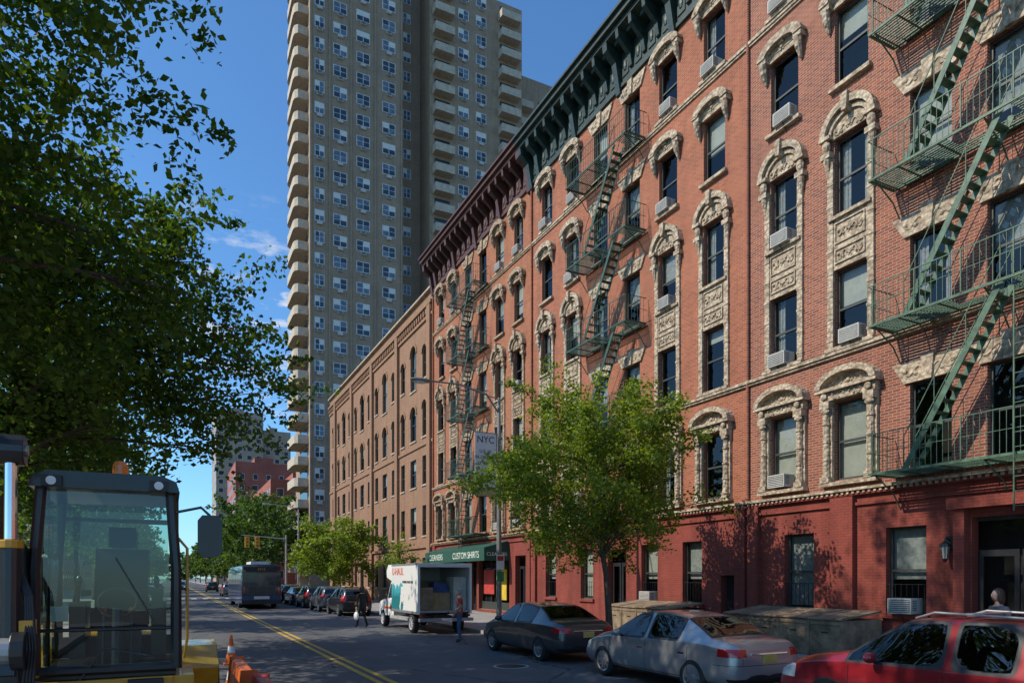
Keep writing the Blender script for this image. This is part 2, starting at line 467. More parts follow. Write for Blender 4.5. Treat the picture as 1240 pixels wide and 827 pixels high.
def tenement(name, y0, y1, cols, fe, brick, base, stone, cornm, seed, groundops, ww=1.02, ztop=24.3, frm=FRAME, fem=FEG, stair=None, fey=None):
    rng = random.Random(seed)
    root = empty(name, (0,0,0))
    ops = []; types = []
    for ci, yc in enumerate(cols):
        for fi, z in enumerate(SILL):
            ops.append((yc-ww/2, yc+ww/2, z, z+WH)); types.append((ci, fi))
    walls = MB()
    ZB = 4.35
    wall_open(walls, W, y0, y1, ZB, 22.2, ops, brick)
    wall_open(walls, W, y0, y1, .13, ZB, [g[:4] for g in groundops], base)
    walls.quad((W, y0, 22.2), (W, y0, ztop-.3), (W, y1, ztop-.3), (W, y1, 22.2), brick)
    XB = W+17
    walls.quad((W, y0, .13), (XB, y0, .13), (XB, y0, ztop-.3), (W, y0, ztop-.3), brick)
    walls.quad((W, y1, .13), (W, y1, ztop-.3), (XB, y1, ztop-.3), (XB, y1, .13), brick)
    walls.quad((XB, y0, .13), (XB, y1, .13), (XB, y1, ztop-.3), (XB, y0, ztop-.3), brick)
    walls.quad((W, y0, ztop-.32), (XB, y0, ztop-.32), (XB, y1, ztop-.32), (W, y1, ztop-.32), ROOF)
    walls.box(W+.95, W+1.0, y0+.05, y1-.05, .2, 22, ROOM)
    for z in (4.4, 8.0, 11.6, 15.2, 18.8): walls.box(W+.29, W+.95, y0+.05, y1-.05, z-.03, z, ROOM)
    walls.build('walls', root)
    fr, gl, tr, ac = MB(), MB(), MB(), MB()
    for (ci, fi), (a, b, c, d) in zip(types, ops):
        window(fr, gl, W, a, b, c, d, frm, rng)
        yc = (a+b)/2; isfe = ci in fe
        if isfe: trimFE(tr, W, yc, ww, c, d, stone)
        elif fi == 0: trim2(tr, W, yc, ww, c, d, stone)
        elif fi == 1: trim34(tr, W, yc, ww, c, d, SILL[2], SILL[2]+WH, stone)
        elif fi >= 3: trim5(tr, W, yc, ww, c, d, stone)
        if not isfe and rng.random() < .48: acunit(ac, W, yc + rng.choice([0, .1, -.1]), c)
    for g in groundops:
        if len(g) > 4 and g[4] == 'win':
            window(fr, gl, W, g[0], g[1], g[2], g[3], frm, rng, rec=.18, force=rng.choice([.95, .9, .6]))
            tr.box(W-.10, W+.02, g[0]-.1, g[1]+.1, g[2]-.12, g[2], BRP)
            for i in range(7):
                y = g[0]+(g[1]-g[0])*(i+.5)/7
                tr.tube([(W+.05, y, g[2]+.02), (W+.05, y, g[2]+.75)], .009, 4, BLACK)
            tr.tube([(W+.05, g[0], g[2]+.75), (W+.05, g[1], g[2]+.75)], .012, 4, BLACK)
            if rng.random() < .35: acunit(ac, W, (g[0]+g[1])/2, g[2])
        elif len(g) > 4 and g[4] == 'shop':
            fr.box(W+.2, W+.26, g[0], g[1], g[2], g[2]+.45, FRAME); n = max(1, int((g[1]-g[0])/1.2))
            for i in range(n+1):
                y = g[0]+(g[1]-g[0]-.06)*i/n; fr.box(W+.2, W+.26, y, y+.06, g[2]+.45, g[3], FRAME)
            gl.quad((W+.23, g[0], g[2]+.45), (W+.23, g[0], g[3]), (W+.23, g[1], g[3]), (W+.23, g[1], g[2]+.45), GLASS)
        elif len(g) > 4 and g[4] == 'door':
            fr.box(W+.25, W+.30, g[0], g[1], g[3]-.08, g[3], FRAME)
            for sg, (p, q) in enumerate(((g[0], (g[0]+g[1])/2-.01), ((g[0]+g[1])/2+.01, g[1]))):
                fr.box(W+.25, W+.30, p+.02, p+.12, .15, 2.75, BLACK); fr.box(W+.25, W+.30, q-.12, q-.02, .15, 2.75, BLACK)
                fr.box(W+.25, W+.30, p+.12, q-.12, .15, .55, BLACK); fr.box(W+.25, W+.30, p+.12, q-.12, 2.6, 2.75, BLACK)
                gl.quad((W+.27, p+.12, .55), (W+.27, p+.12, 2.6), (W+.27, q-.12, 2.6), (W+.27, q-.12, .55), GLASS)
            gl.quad((W+.27, g[0], 2.8), (W+.27, g[0], g[3]-.08), (W+.27, g[1], g[3]-.08), (W+.27, g[1], 2.8), GLASS)
        else:
            fr.box(W+.27, W+.32, g[0], g[1], g[2], g[3], DARKOPEN)
    tr.box(W-.12, W+.0, y0, y1, ZB-.02, ZB+.10, base); tr.box(W-.20, W, y0, y1, ZB+.10, ZB+.17, stone)
    tr.box(W-.07, W, y0, y1, ZB-.30, ZB-.22, base)
    y = y0+.05
    while y < y1-.1:
        tr.box(W-.16, W-.12, y, y+.07, ZB+.02, ZB+.10, stone); y += .16
    for z, o in ((8.28, .13), (19.02, .10)):
        tr.box(W-o, W, y0, y1, z-.02, z+.07, stone)
        tr.box(W-o*.6, W, y0, y1, z-.09, z-.02, stone)
    for g0 in (y0+.25, y1-.3):
        tr.box(W-.12, W, g0-.22, g0+.22, .13, ZB-.02, base)
    tr.tube([(W-.07, y1-.06, 4.6), (W-.07, y1-.06, 22.0)], .05, 8, brick)
    cn = MB()
    cn.box(W-.12, W, y0, y1, 22.0, 22.15, cornm); cn.box(W-.06, W, y0, y1, 22.15, 23.4, cornm)
    cn.box(W-.85, W, y0, y1, 23.62, 23.80, cornm); cn.box(W-1.02, W, y0, y1, 23.80, 24.02, cornm); cn.box(W-1.15, W, y0, y1, 24.02, 24.12, cornm)
    cn.prism([(W, 23.4), (W-.85, 23.62), (W, 23.62)], 'y', y0, y1, cornm)
    n = int(round((y1-y0)/.86))
    for i in range(n+1):
        y = y0+.14+(y1-y0-.28)*i/n; big = i % 4 == 0 or i == n
        hw = .14 if big else .09; zb = 21.7 if big else 22.35
        pts = [(W, zb), (W-.16, zb+.08), (W-.24, zb+.5), (W-.38, 22.95), (W-.80, 23.3), (W-.84, 23.64), (W, 23.64)]
        cn.prism(pts, 'y', y-hw, y+hw, cornm)
        if i < n:
            yc = y+(y1-y0-.28)/n/2
            cn.box(W-.10, W-.06, yc-.20, yc+.20, 22.35, 23.1, cornm); cn.ell((W-.1, yc, 22.72), (.07, .13, .22), cornm, 8, 5)
            cn.box(W-.55, W-.35, yc-.12, yc+.12, 23.40, 23.55, cornm)
    tr.build('trim', root); cn.build('cornice', root)
    fr.build('window_frames', root); gl.build('window_glass', root); ac.build('air_conditioners', root, bevel=.01, seg=1)
    if fe and fey:
        fire_escape('fire_escape_ironwork', W, fey[0], fey[1], [z-.12 for z in SILL], fem, root, stair=stair, top=None)
    return root

B1 = tenement('brick_apartment_house', 0.8, 16.1, [14.65, 12.4, 10.25, 8.45, 6.65, 4.5, 2.25], {2, 3, 4}, BR1, BRP, STONE, GREENC, 1,
    [(13.6,14.65,1.2,3.4,'win'), (10.35,11.4,1.2,3.4,'win'), (7.5,9.3,.15,3.5,'door'), (5.0,6.0,1.2,3.4,'win'), (2.2,3.2,1.2,3.4,'win')],
    stair=(8.2,10.3), fey=(5.8,11.15))
pm = MB(); pm.box(W-.16, W, 12.25, 12.95, .13, 4.3, BRP); pm.box(W-.2, W, 9.35, 9.6, .13, 3.7, BRP); pm.box(W-.2, W, 7.2, 7.45, .13, 3.7, BRP); pm.box(W-.3, W, 7.1, 9.7, 3.7, 3.95, BRP)
pm.box(W-.9, W, 7.3, 9.5, .13, .3, CONC)
pm.build('entrance_surround', B1)
lm = MB()
lm.box(W-.03, W, 9.68, 9.86, 2.75, 3.1, BLACK); lm.tube([(W-.03, 9.77, 3.0), (W-.2, 9.77, 3.05), (W-.22, 9.77, 2.95)], .018, 6, BLACK)
lm.tube([(W-.22, 9.77, 2.98), (W-.22, 9.77, 2.90), (W-.22, 9.77, 2.84)], [.02, .11, .12], 6, BLACK)
lm.tube([(W-.22, 9.77, 2.84), (W-.22, 9.77, 2.56)], [.10, .06], 6, mat('lantern_glass', (.35,.33,.28), .3)); lm.tube([(W-.22, 9.77, 2.56), (W-.22, 9.77, 2.48)], [.07, .02], 6, BLACK)
for k in range(6):
    t = math.pi*(k+.5)/3; lm.tube([(W-.22+.10*math.cos(t), 9.77+.10*math.sin(t), 2.84), (W-.22+.06*math.cos(t), 9.77+.06*math.sin(t), 2.56)], .008, 4, BLACK)
lm.build('wall_lantern')

B2 = tenement('brick_apartment_house', 16.1, 30.6, [17.6, 20.0, 22.2, 24.4, 26.65, 29.05], {2, 3}, BR2, BRP, STONE, GREENC, 2,
    [(16.5,17.3,.3,2.2,'hole'), (18.2,19.2,1.2,3.4,'win'), (20.6,21.6,1.2,3.4,'win'), (22.6,23.9,.15,3.3,'door'), (25.0,26.0,1.2,3.4,'win'), (28.2,29.2,1.2,3.4,'win')],
    stair=(22.1,24.4), fey=(21.2,25.6), fem=FEG2)
B3 = tenement('brick_apartment_house', 30.6, 45.1, [32.1, 34.4, 36.7, 38.9, 41.2, 43.5], {2, 3}, BR3, BRP, STONE3, BROWNC, 3,
    [(31.3,32.5,.15,3.3,'door'), (33.2,37.3,.3,3.2,'shop'), (37.6,38.7,.15,3.2,'door'), (39.0,42.8,.3,3.2,'shop')],
    stair=(36.6,38.9), fey=(35.7,40.0), fem=FEG2)

def tan_building():
    y0, y1, zt = 45.1, 79.5, 22.4
    root = empty('tan_brick_school_building')
    mb, fr, gl, tr = MB(), MB(), MB(), MB(); rng = random.Random(4)
    ops = []; arch = []
    bays = 13; bw = (y1-y0-1.2)/bays
    for i in range(bays):
        yc = y0+.6+bw*(i+.5); wide = i % 3 == 1
        w = 1.35 if wide else .95
        for fi, (c, d) in enumerate(((1.3,3.6), (5.2,7.4), (8.9,11.0), (12.4,15.0), (16.2,19.6))):
            if fi == 4 and not wide: c, d = 16.6, 19.0
            ops.append((yc-w/2, yc+w/2, c, d))
            if fi in (3, 4): arch.append((yc, w, d))
    wall_open(mb, W, y0, y1, .13, zt, ops, BR4)
    XB = W+22
    mb.quad((W,y0,.13),(XB,y0,.13),(XB,y0,zt),(W,y0,zt),BR4); mb.quad((W,y1,.13),(W,y1,zt),(XB,y1,zt),(XB,y1,.13),BR4)
    mb.quad((XB,y0,.13),(XB,y1,.13),(XB,y1,zt),(XB,y0,zt),BR4); mb.quad((W,y0,zt-.4),(XB,y0,zt-.4),(XB,y1,zt-.4),(W,y1,zt-.4),ROOF)
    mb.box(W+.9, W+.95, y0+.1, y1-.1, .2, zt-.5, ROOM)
    for o in ops: window(fr, gl, W, o[0], o[1], o[2], o[3], FRAME, rng)
    for o in ops: tr.box(W-.08, W+.02, o[0]-.08, o[1]+.08, o[2]-.12, o[2], SMOOTHSTONE)
    for yc, w, d in arch:
        r = w/2
        for sg in (-1, 1):
            pts = [(yc+sg*r, d-r)] + [(yc+sg*r*math.cos(t), d-r+r*math.sin(t)) for t in [k*math.pi/16 for k in range(1, 9)]] + [(yc+sg*r, d)]
            tr.prism(pts, 'x', W+.012, W+.14, BR4)
        ellband(tr, W, yc, d-r, r+.02, r+.22, r+.02, r+.22, 0, .06, BR4)
    for i in range(bays+1):
        y = y0+.6+bw*i
        if i % 3 == 0: tr.box(W-.22, W, y-.34, y+.34, .13, zt-1.0, BR4)
    for z, o in ((4.3,.16), (11.7,.10), (20.6,.12), (21.4,.24)): tr.box(W-o, W, y0, y1, z, z+.2, BR4)
    tr.box(W-.25, W+.35, y0, y1, zt-.003, zt+.14, SMOOTHSTONE)
    y = y0+.2
    while y < y1: tr.box(W-.14, W, y, y+.22, 20.95, 21.4, BR4); y += .5
    for n, b in (('walls', mb), ('window_frames', fr), ('window_glass', gl), ('trim', tr)): b.build(n, root)
tan_building()

def plain_building(name, x0, x1, y0, y1, zt, m, rows, face='-X', rowh=3.2, colsp=3.2, z0=2.0, top=True, wm=None, ww=1.3, wh=1.6):
    root = empty(name); mb = MB(); wn = MB()
    mb.box(x0, x1, y0, y1, 0, zt, m); mb.box(x0+.3, x1-.3, y0+.3, y1-.3, zt, zt+.02, ROOF)
    for (a, b, c, d) in ((x0,x1,y0,y0+.3), (x0,x1,y1-.3,y1), (x0,x0+.3,y0+.3,y1-.3), (x1-.3,x1,y0+.3,y1-.3)): mb.box(a, b, c, d, zt, zt+.8, m)
    if top:
        mb.box(x0+(x1-x0)*.35, x0+(x1-x0)*.65, y0+(y1-y0)*.35, y0+(y1-y0)*.65, zt+.02, zt+4, m)
    z = z0
    while z+wh < zt-.4:
        for f in face.split(','):
            horiz = f in ('-Y', '+Y')
            a, b = (x0, x1) if horiz else (y0, y1)
            n = max(1, int((b-a)/colsp)); sp = (b-a)/n
            for i in range(n):
                c = a+sp*(i+.5)
                if f == '-X': wn.box(x0-.02, x0, c-ww/2, c+ww/2, z, z+wh, FRAMEW); wn.box(x0-.03, x0-.02, c-ww/2+.08, c+ww/2-.08, z+.08, z+wh-.08, GLASSD)
                if f == '+X': wn.box(x1, x1+.02, c-ww/2, c+ww/2, z, z+wh, FRAMEW); wn.box(x1+.02, x1+.03, c-ww/2+.08, c+ww/2-.08, z+.08, z+wh-.08, GLASSD)
                if f == '-Y': wn.box(c-ww/2, c+ww/2, y0-.02, y0, z, z+wh, FRAMEW); wn.box(c-ww/2+.08, c+ww/2-.08, y0-.03, y0-.02, z+.08, z+wh-.08, GLASSD)
        z += rowh
    mb.build('walls', root); wn.build('windows', root)
    return root
plain_building('neighbour_apartment_house', W, W+17, -22, .78, 20, BR1, 5, '-X', 3.5, 2.4)

# ------------------------------------------------------------------ tower
def tower():
    root = empty('residential_tower'); mb, wn, bl = MB(), MB(), MB(); rng = random.Random(9)
    Y0 = 95.0; RH = 2.93; NR = 32; ZT = 3+RH*NR
    XL = 17.0
    mb.box(XL, 30, Y0, Y0+9, 0, ZT+3, BRT); mb.box(20, 30, Y0+9, Y0+30, 0, ZT+3, BRT)
    mb.box(30, 34.2, Y0+4.5, Y0+29.5, 0, ZT+6, BRT)
    mb.box(34.2, 49.4, Y0, Y0+30, 0, 91, BRT)
    mb.box(49.4, 60, Y0+5, Y0+29.5, 0, 85, BRT)
    mb.box(38, 45, Y0+8, Y0+20, 91, 96, BRT)
    for x in (XL+.12, 19.65, 22.6, 26.0, 29.86): mb.box(x-.12, x+.12, Y0-.14, Y0, 0, ZT+3, BRT)
    BAL = mat('balcony_concrete', (.48,.40,.30), .8, var=.2)
    TG = mat('tower_glass_sky', (.13,.16,.20), .08, var=.4, spec=.6)
    for r in range(NR):
        z = 3+RH*r
        def win(x, w, yy, h=1.5, ac=True):
            wn.box(x-w/2, x+w/2, yy-.05, yy, z+.9, z+.9+h, FRAMEW)
            n = 2
            for k in range(n):
                a = x-w/2+.09+(w-.09)/n*k; b = a+(w-.09)/n-.09
                q0 = rng.random(); mm = TG if q0 < .30 else GLASSD if q0 < .65 else BLIND
                for (p, q) in ((.98, .9+h*.5-.03), (.9+h*.5+.03, .9+h-.08)):
                    wn.box(a, b, yy-.06, yy-.05, z+p, z+q, mm if q > 1.7 else (GLASSD if rng.random() < .6 else TG))
            if ac: wn.box(x-.36, x+.36, yy-.28, yy, z+.38, z+.82, ACM); wn.box(x-.3, x+.3, yy-.29, yy-.28, z+.43, z+.77, ACD if rng.random() < .6 else BLIND2)
        for x, w in ((18.3,1.3), (21.1,1.9), (24.3,1.9), (28.0,1.9)): win(x, w, Y0)
        if z < 88:
            for x, w in ((39.5,1.7), (42.4,1.7)): win(x, w, Y0)
            win(32.1, 1.2, Y0+4.5, ac=False)
            for (a, b) in ((34.6,37.6), (45.3,48.6)):
                bl.box(a, b, Y0-1.4, Y0, z-.1, z+.08, BAL); bl.box(a, b, Y0-1.4, Y0-1.3, z+.08, z+1.05, BAL)
                bl.box(a, a+.1, Y0-1.3, Y0, z+.08, z+1.05, BAL); bl.box(b-.1, b, Y0-1.3, Y0, z+.08, z+1.05, BAL)
                wn.box(a+.3, b-.3, Y0-.04, Y0, z+.1, z+2.35, GLASSD)
        if z < 80:
            bl.box(50.5, 53.5, Y0+3.6, Y0+5, z-.1, z+1.0, BAL); wn.box(55, 57, Y0+4.96, Y0+5, z+.9, z+2.3, GLASSD)
        yb = Y0+.9; xo = XL-1.9
        pts = [(XL, yb), (xo+.5, yb), (xo+.1, yb+.45), (xo, yb+1.1), (xo, yb+5.9), (xo+.1, yb+6.5), (xo+.5, yb+7), (XL, yb+7)]
        bl.prism(pts, 'z', z-.1, z+.08, BAL)
        for i in range(len(pts)-1):
            a, b = pts[i], pts[i+1]
            bl.add([(a[0],a[1],z+.08),(b[0],b[1],z+.08),(b[0],b[1],z+1.05),(a[0],a[1],z+1.05)], [(0,1,2,3)], BAL)
        wn.box(XL-.05, XL, yb+.6, yb+6.4, z+.1, z+2.4, GLASSD)
    for n, b in (('walls', mb), ('windows', wn), ('balconies', bl)): b.build(n, root)
tower()
FARB = mat('far_brick_grey', (.38,.29,.21), .9, var=.15, vscale=.2)
FARR = mat('far_brick_red', (.33,.10,.07), .9, var=.2, vscale=.2)
plain_building('distant_apartment_tower', 14.5, 30, 258, 285, 60, FARB, 18, '-Y,-X', 3.0, 3.0, ww=1.6)
plain_building('distant_apartment_tower', 30.5, 40, 262, 290, 55, FARB, 18, '-Y,-X', 3.0, 3.0, ww=1.6)
plain_building('distant_brick_apartment_house', 16.5, 34, 205, 235, 34, FARR, 10, '-Y,-X', 3.1, 3.0)
plain_building('distant_brick_apartment_house', 17, 34, 135, 170, 20, FARR, 10, '-Y,-X', 3.1, 3.0)
plain_building('low_brick_building', -40, -17, 8, 70, 9, BR4, 2, '+X', 3.4, 3.2, top=False)
plain_building('low_brick_building', -40, -17, 80, 260, 12, FARB, 2, '+X', 3.4, 3.2, top=False)

# ------------------------------------------------------------------ ground
def groundmats():
    m, t, b = newmat('asphalt')
    geo = t.node('ShaderNodeNewGeometry').outputs['Position']
    n = t.ramp(t.noise(.35, 4, .6, geo), .35, .65); n2 = t.noise(60, 2, .7, geo)
    sv = t.node('ShaderNodeVectorMath', operation='MULTIPLY', inp={0: geo, 1: (1.3, .06, 1)})
    n3 = t.ramp(t.noise(1.0, 3, .5, sv.outputs[0]), .4, .65)
    vo = t.node('ShaderNodeTexVoronoi', inp={'Vector': geo, 'Scale': .23}); vo.feature = 'DISTANCE_TO_EDGE'
    wv = t.noise(1.2, 4, .6, geo)
    crack = t.m('LESS_THAN', t.m('ADD', vo.outputs['Distance'], t.m('MULTIPLY', t.m('ABSOLUTE', t.m('SUBTRACT', wv, .5)), .12)), .010)
    col = t.mix(n, (.085,.086,.090), (.13,.13,.133))
    col = t.mix(t.m('MULTIPLY', n3, .4), col, (.15,.15,.15))
    col = t.mix(t.ramp(n2, .3, .7), t.mix(.35, col, (.03,.03,.03)), col)
    tv = t.noise(.12, 3, .5, geo)
    col = t.mix(t.m('MULTIPLY', t.ramp(tv, .58, .60), .30), col, (.05,.05,.053))
    col = t.mix(t.m('MULTIPLY', crack, .8), col, (.025,.025,.025))
    t.l.new(col, b.inputs['Base Color']); b.inputs['Roughness'].default_value = .85
    bu = t.node('ShaderNodeBump', inp={'Height': n2, 'Strength': .35, 'Distance': .01}); t.l.new(bu.outputs[0], b.inputs['Normal'])
    asphalt = m
    m, t, b = newmat('sidewalk_concrete')
    geo = t.node('ShaderNodeNewGeometry').outputs['Position']
    br = t.node('ShaderNodeTexBrick', inp={'Vector': geo, 'Color1': (.36,.34,.31,1), 'Color2': (.30,.285,.26,1), 'Mortar': (.12,.11,.10,1), 'Scale': 1.0, 'Mortar Size': .012, 'Brick Width': 1.5, 'Row Height': 1.5})
    br.offset = 0
    n = t.ramp(t.noise(1.2, 5, .7, geo), .35, .7)
    t.l.new(t.mix(t.m('MULTIPLY', n, .5), br.outputs[0], (.5,.48,.46), 'MULTIPLY'), b.inputs['Base Color']); b.inputs['Roughness'].default_value = .9
    side = m
    m, t, b = newmat('road_yellow_paint')
    geo = t.node('ShaderNodeNewGeometry').outputs['Position']
    n = t.ramp(t.noise(7, 5, .7, geo), .56, .68)
    t.l.new(t.mix(n, (.58,.36,.04), (.12,.11,.09)), b.inputs['Base Color']); b.inputs['Roughness'].default_value = .7
    m2, t, b = newmat('road_white_paint')
    geo = t.node('ShaderNodeNewGeometry').outputs['Position']
    n = t.ramp(t.noise(6, 5, .7, geo), .5, .66)
    t.l.new(t.mix(n, (.62,.62,.6), (.12,.12,.12)), b.inputs['Base Color']); b.inputs['Roughness'].default_value = .7
    return asphalt, side, m, m2
ASPH, SIDE, YEL, WHT = groundmats()
def sheet(name, x0, x1, y0, y1, z, m):
    mb = MB(); mb.quad((x0,y0,z),(x1,y0,z),(x1,y1,z),(x0,y1,z), m); return mb.build(name)
sheet('ground', -1500, 1500, -300, 2500, -.02, mat('ground_soil', (.16,.15,.12), .95))
CL, CR = -2.9, 10.6
sheet('road', CL, CR, -60, 900, 0, ASPH)
sheet('cross_street_road', CR, 200, 80.5, 91.5, -.004, ASPH)
mb = MB(); mb.box(CR+.16, W+30, -60, 80.2, -.02, .13, SIDE); mb.box(CR+.16, W+30, 91.8, 500, -.02, .13, SIDE); mb.build('sidewalk')
mb = MB(); mb.box(CR, CR+.157, -60, 80.2, -.02, .134, CONC); mb.box(CR, CR+.157, 91.8, 500, -.02, .134, CONC); mb.build('kerb')
mb = MB(); mb.box(-17, CL-.16, -60, 500, -.02, .13, SIDE); mb.build('sidewalk')
mb = MB(); mb.box(CL-.157, CL, -60, 500, -.02, .134, CONC); mb.build('kerb')
mb = MB()
for x in (3.72, 3.98):
    mb.quad((x,-60,.004),(x+.13,-60,.004),(x+.13,400,.004),(x,400,.004), YEL)
mb.build('road_centre_marking')
mb = MB()
for i in range(12):
    x = CL+.5+i*1.1; mb.quad((x,76,.004),(x+.5,76,.004),(x+.5,79,.004),(x,79,.004), WHT)
mb.build('crosswalk_marking')
mb = MB()
mb.tube([(7.3, 14.6, .001), (7.3, 14.6, .008)], .36, 24, mat('cast_iron', (.06,.055,.05), .6, metal=.4, bump=.6, bscale=40)); mb.tube([(7.3,14.6,.0),(7.3,14.6,.005)], .44, 24, CONC)
mb.build('manhole_cover')

# ------------------------------------------------------------------ trees
LEAF_D = leafmat('leaves_dark', (.035,.085,.015), (.14,.215,.03), .42)
LEAF_F = leafmat('leaves_far', (.035,.075,.018), (.10,.165,.03), .38)
LEAF_M = leafmat('leaves_mid', (.05,.10,.02), (.15,.22,.04), .4)
LEAF_L = leafmat('leaves_light', (.11,.17,.022), (.28,.35,.05), .45)
def tree(name, base, tr, center, radii, nclump, nleaf, leaf, mleaf, seed, lean=(0,0), spike=1.0, limbs=26, clumpr=.55, fork=.35, cmin=-.85):
    rng = np.random.default_rng(seed); rr = random.Random(seed)
    root = empty(name, base)
    B = np.array(base); C = np.array(center)-B; Rr = np.array(radii)
    cl = []
    ph = rng.uniform(0, 6.28, 6)
    while len(cl) < nclump:
        d = rng.normal(size=3); d /= np.linalg.norm(d)
        r = rng.uniform(.25, 1)**.45
        az = math.atan2(d[1], d[0])
        k = 1 + .16*math.sin(3*az+ph[0]+2*d[2]) + .13*math.sin(5*az+ph[1]-3*d[2]) + .12*math.sin(7*d[2]+ph[2]+az)
        p = C + d*Rr*r*k
        if p[2] < C[2]+Rr[2]*cmin: continue
        cl.append((p, d, r))
    wood = MB()
    tb = Vector((0,0,-.02)); tt = Vector(C) + Vector((0,0,Rr[2]*.45))
    fk = Vector((C[0]*fork*.6+lean[0], C[1]*fork*.6+lean[1], (C[2]-Rr[2])*.85))
    pts = [tb, Vector((fk.x*.3, fk.y*.3, fk.z*.45)), fk, fk.lerp(tt, .5)+Vector((rr.uniform(-.3,.3), rr.uniform(-.3,.3), 0)), tt]
    wood.tube([tuple(p) for p in pts], [tr*1.25, tr, tr*.85, tr*.45, tr*.1], 10, BARK)
    spine = [pts[2].lerp(pts[3], t) for t in (0, .25, .5, .75)] + [pts[3].lerp(pts[4], t) for t in (0, .4, .8)]
    order = sorted(range(len(cl)), key=lambda i: -cl[i][2])[:int(nclump*.8)]
    rr.shuffle(order)
    for i in order[:limbs]:
        p = Vector(cl[i][0]); s = min(spine, key=lambda q: (q-p).length + abs(q.z-(p.z-1.0))*1.2)
        mid = s.lerp(p, .5)+Vector((rr.uniform(-.2,.2), rr.uniform(-.2,.2), .25))
        k = tr*rr.uniform(.25, .5)
        wood.tube([tuple(s), tuple(s.lerp(mid, .5)+Vector((0,0,.1))), tuple(mid), tuple(p)], [k, k*.7, k*.45, .012], 6, BARK, False)
        for _ in range(3):
            q = p+Vector((rr.uniform(-1,1), rr.uniform(-1,1), rr.uniform(-.6,.8)))*clumpr*1.4
            wood.tube([tuple(mid.lerp(p, rr.uniform(.2,.8))), tuple(q)], [k*.3, .006], 4, BARK, False)
    wood.build('trunk_and_limbs', root, smooth=True)
    P = []
    for p, d, r in cl:
        n = int(nleaf*rng.uniform(.5, 1.5))
        ax = d + rng.normal(size=3)*.45; ax[2] -= .1; ax /= np.linalg.norm(ax)
        L = clumpr*rng.uniform(1.0, 2.4)*spike
        t = rng.uniform(-1, 1, n); wdt = clumpr*rng.uniform(.35, .7)*(1-.55*np.clip(t, 0, 1))
        q = p + ax*t[:, None]*L + rng.normal(size=(n, 3))*wdt[:, None]*np.array([1,1,.6])
        q[:, 2] -= np.abs(t)*L*.15
        P.append(q)
    P = np.concatenate(P); N = len(P)
    nrm = rng.normal(size=(N, 3))+np.array([-.3,0,.8]); nrm /= np.linalg.norm(nrm, axis=1)[:, None]
    tg = rng.normal(size=(N, 3)); tg -= nrm*np.sum(tg*nrm, axis=1)[:, None]; tg /= np.linalg.norm(tg, axis=1)[:, None]
    bt = np.cross(nrm, tg); sz = leaf*rng.uniform(.6, 1.3, N)[:, None]
    V = np.empty((N, 4, 3)); V[:, 0] = P-tg*sz*.5; V[:, 1] = P+bt*sz*.34+nrm*sz*.08; V[:, 2] = P+tg*sz*.5; V[:, 3] = P-bt*sz*.34+nrm*sz*.08
    me = bpy.data.meshes.new('leaves'); me.vertices.add(N*4); me.vertices.foreach_set('co', V.reshape(-1))
    me.loops.add(N*4); me.loops.foreach_set('vertex_index', np.arange(N*4, dtype=np.int32))
    me.polygons.add(N); me.polygons.foreach_set('loop_start', np.arange(0, N*4, 4, dtype=np.int32)); me.polygons.foreach_set('loop_total', np.full(N, 4, dtype=np.int32))
    me.materials.append(mleaf); me.update(calc_edges=True)
    ob = bpy.data.objects.new('leaves', me); COL.objects.link(ob); ob.parent = root
    return root
tree('street_tree', (-5.2,14,.13), .28, (-4.8,14,12.4), (4.8,5.2,8.0), 350, 190, .16, LEAF_D, 11, spike=1.25, limbs=44, clumpr=.62)
tree('street_tree', (-4.4,22.5,.13), .24, (-3.0,22,8.7), (5.1,4.8,4.1), 280, 180, .18, LEAF_D, 12, spike=1.35, limbs=36, clumpr=.65)
tree('street_tree', (-4.6,5,.13), .22, (-5.5,4.5,9.5), (4.0,4.5,4.5), 100, 110, .24, LEAF_D, 13, clumpr=.7)
tree('street_tree', (-4.8,35,.13), .2, (-4.8,35,8.2), (4.0,4.6,4.0), 130, 100, .27, LEAF_D, 14, clumpr=.7)
tree('honey_locust_tree', (11.75,16.9,.13), .10, (11.3,16.9,5.1), (2.75,2.9,2.5), 185, 230, .11, LEAF_L, 21, spike=1.1, limbs=34, clumpr=.42, fork=.5)
tree('young_street_tree', (12.3,58,.13), .14, (12.3,58,4.5), (3.3,3.4,2.9), 110, 120, .25, LEAF_L, 22, clumpr=.55)
tree('young_street_tree', (13.0,42,.13), .07, (13.0,42,3.4), (1.0,1.0,1.2), 30, 60, .14, LEAF_L, 23, clumpr=.3, limbs=10)
k = 30
for y in (47, 60, 74, 92, 112, 135, 160, 190, 225, 265, 310, 360):
    tree('street_tree', (-6.2,y,.13), .2, (-6,y,7.5+R.random()), (4.2,5.5,4.2), 60, 50, .35+y*.0015, LEAF_D if y % 2 else LEAF_M, k, clumpr=.9, limbs=12); k += 1
for y in (98, 110, 124, 140, 160, 182, 208, 240, 280, 330, 390):
    tree('street_tree', (12.2,y,.13), .2, (11.8,y,7.8+R.random()*1.5), (5.0,6.4,5.0), 95, 55, .38+y*.0015, R.choice([LEAF_F, LEAF_M]), k, clumpr=.95, limbs=12); k += 1
tree('street_tree', (5,430,0), .3, (4,430,8), (12,6,8), 90, 60, 1.0, LEAF_F, 90, clumpr=1.6, limbs=8)

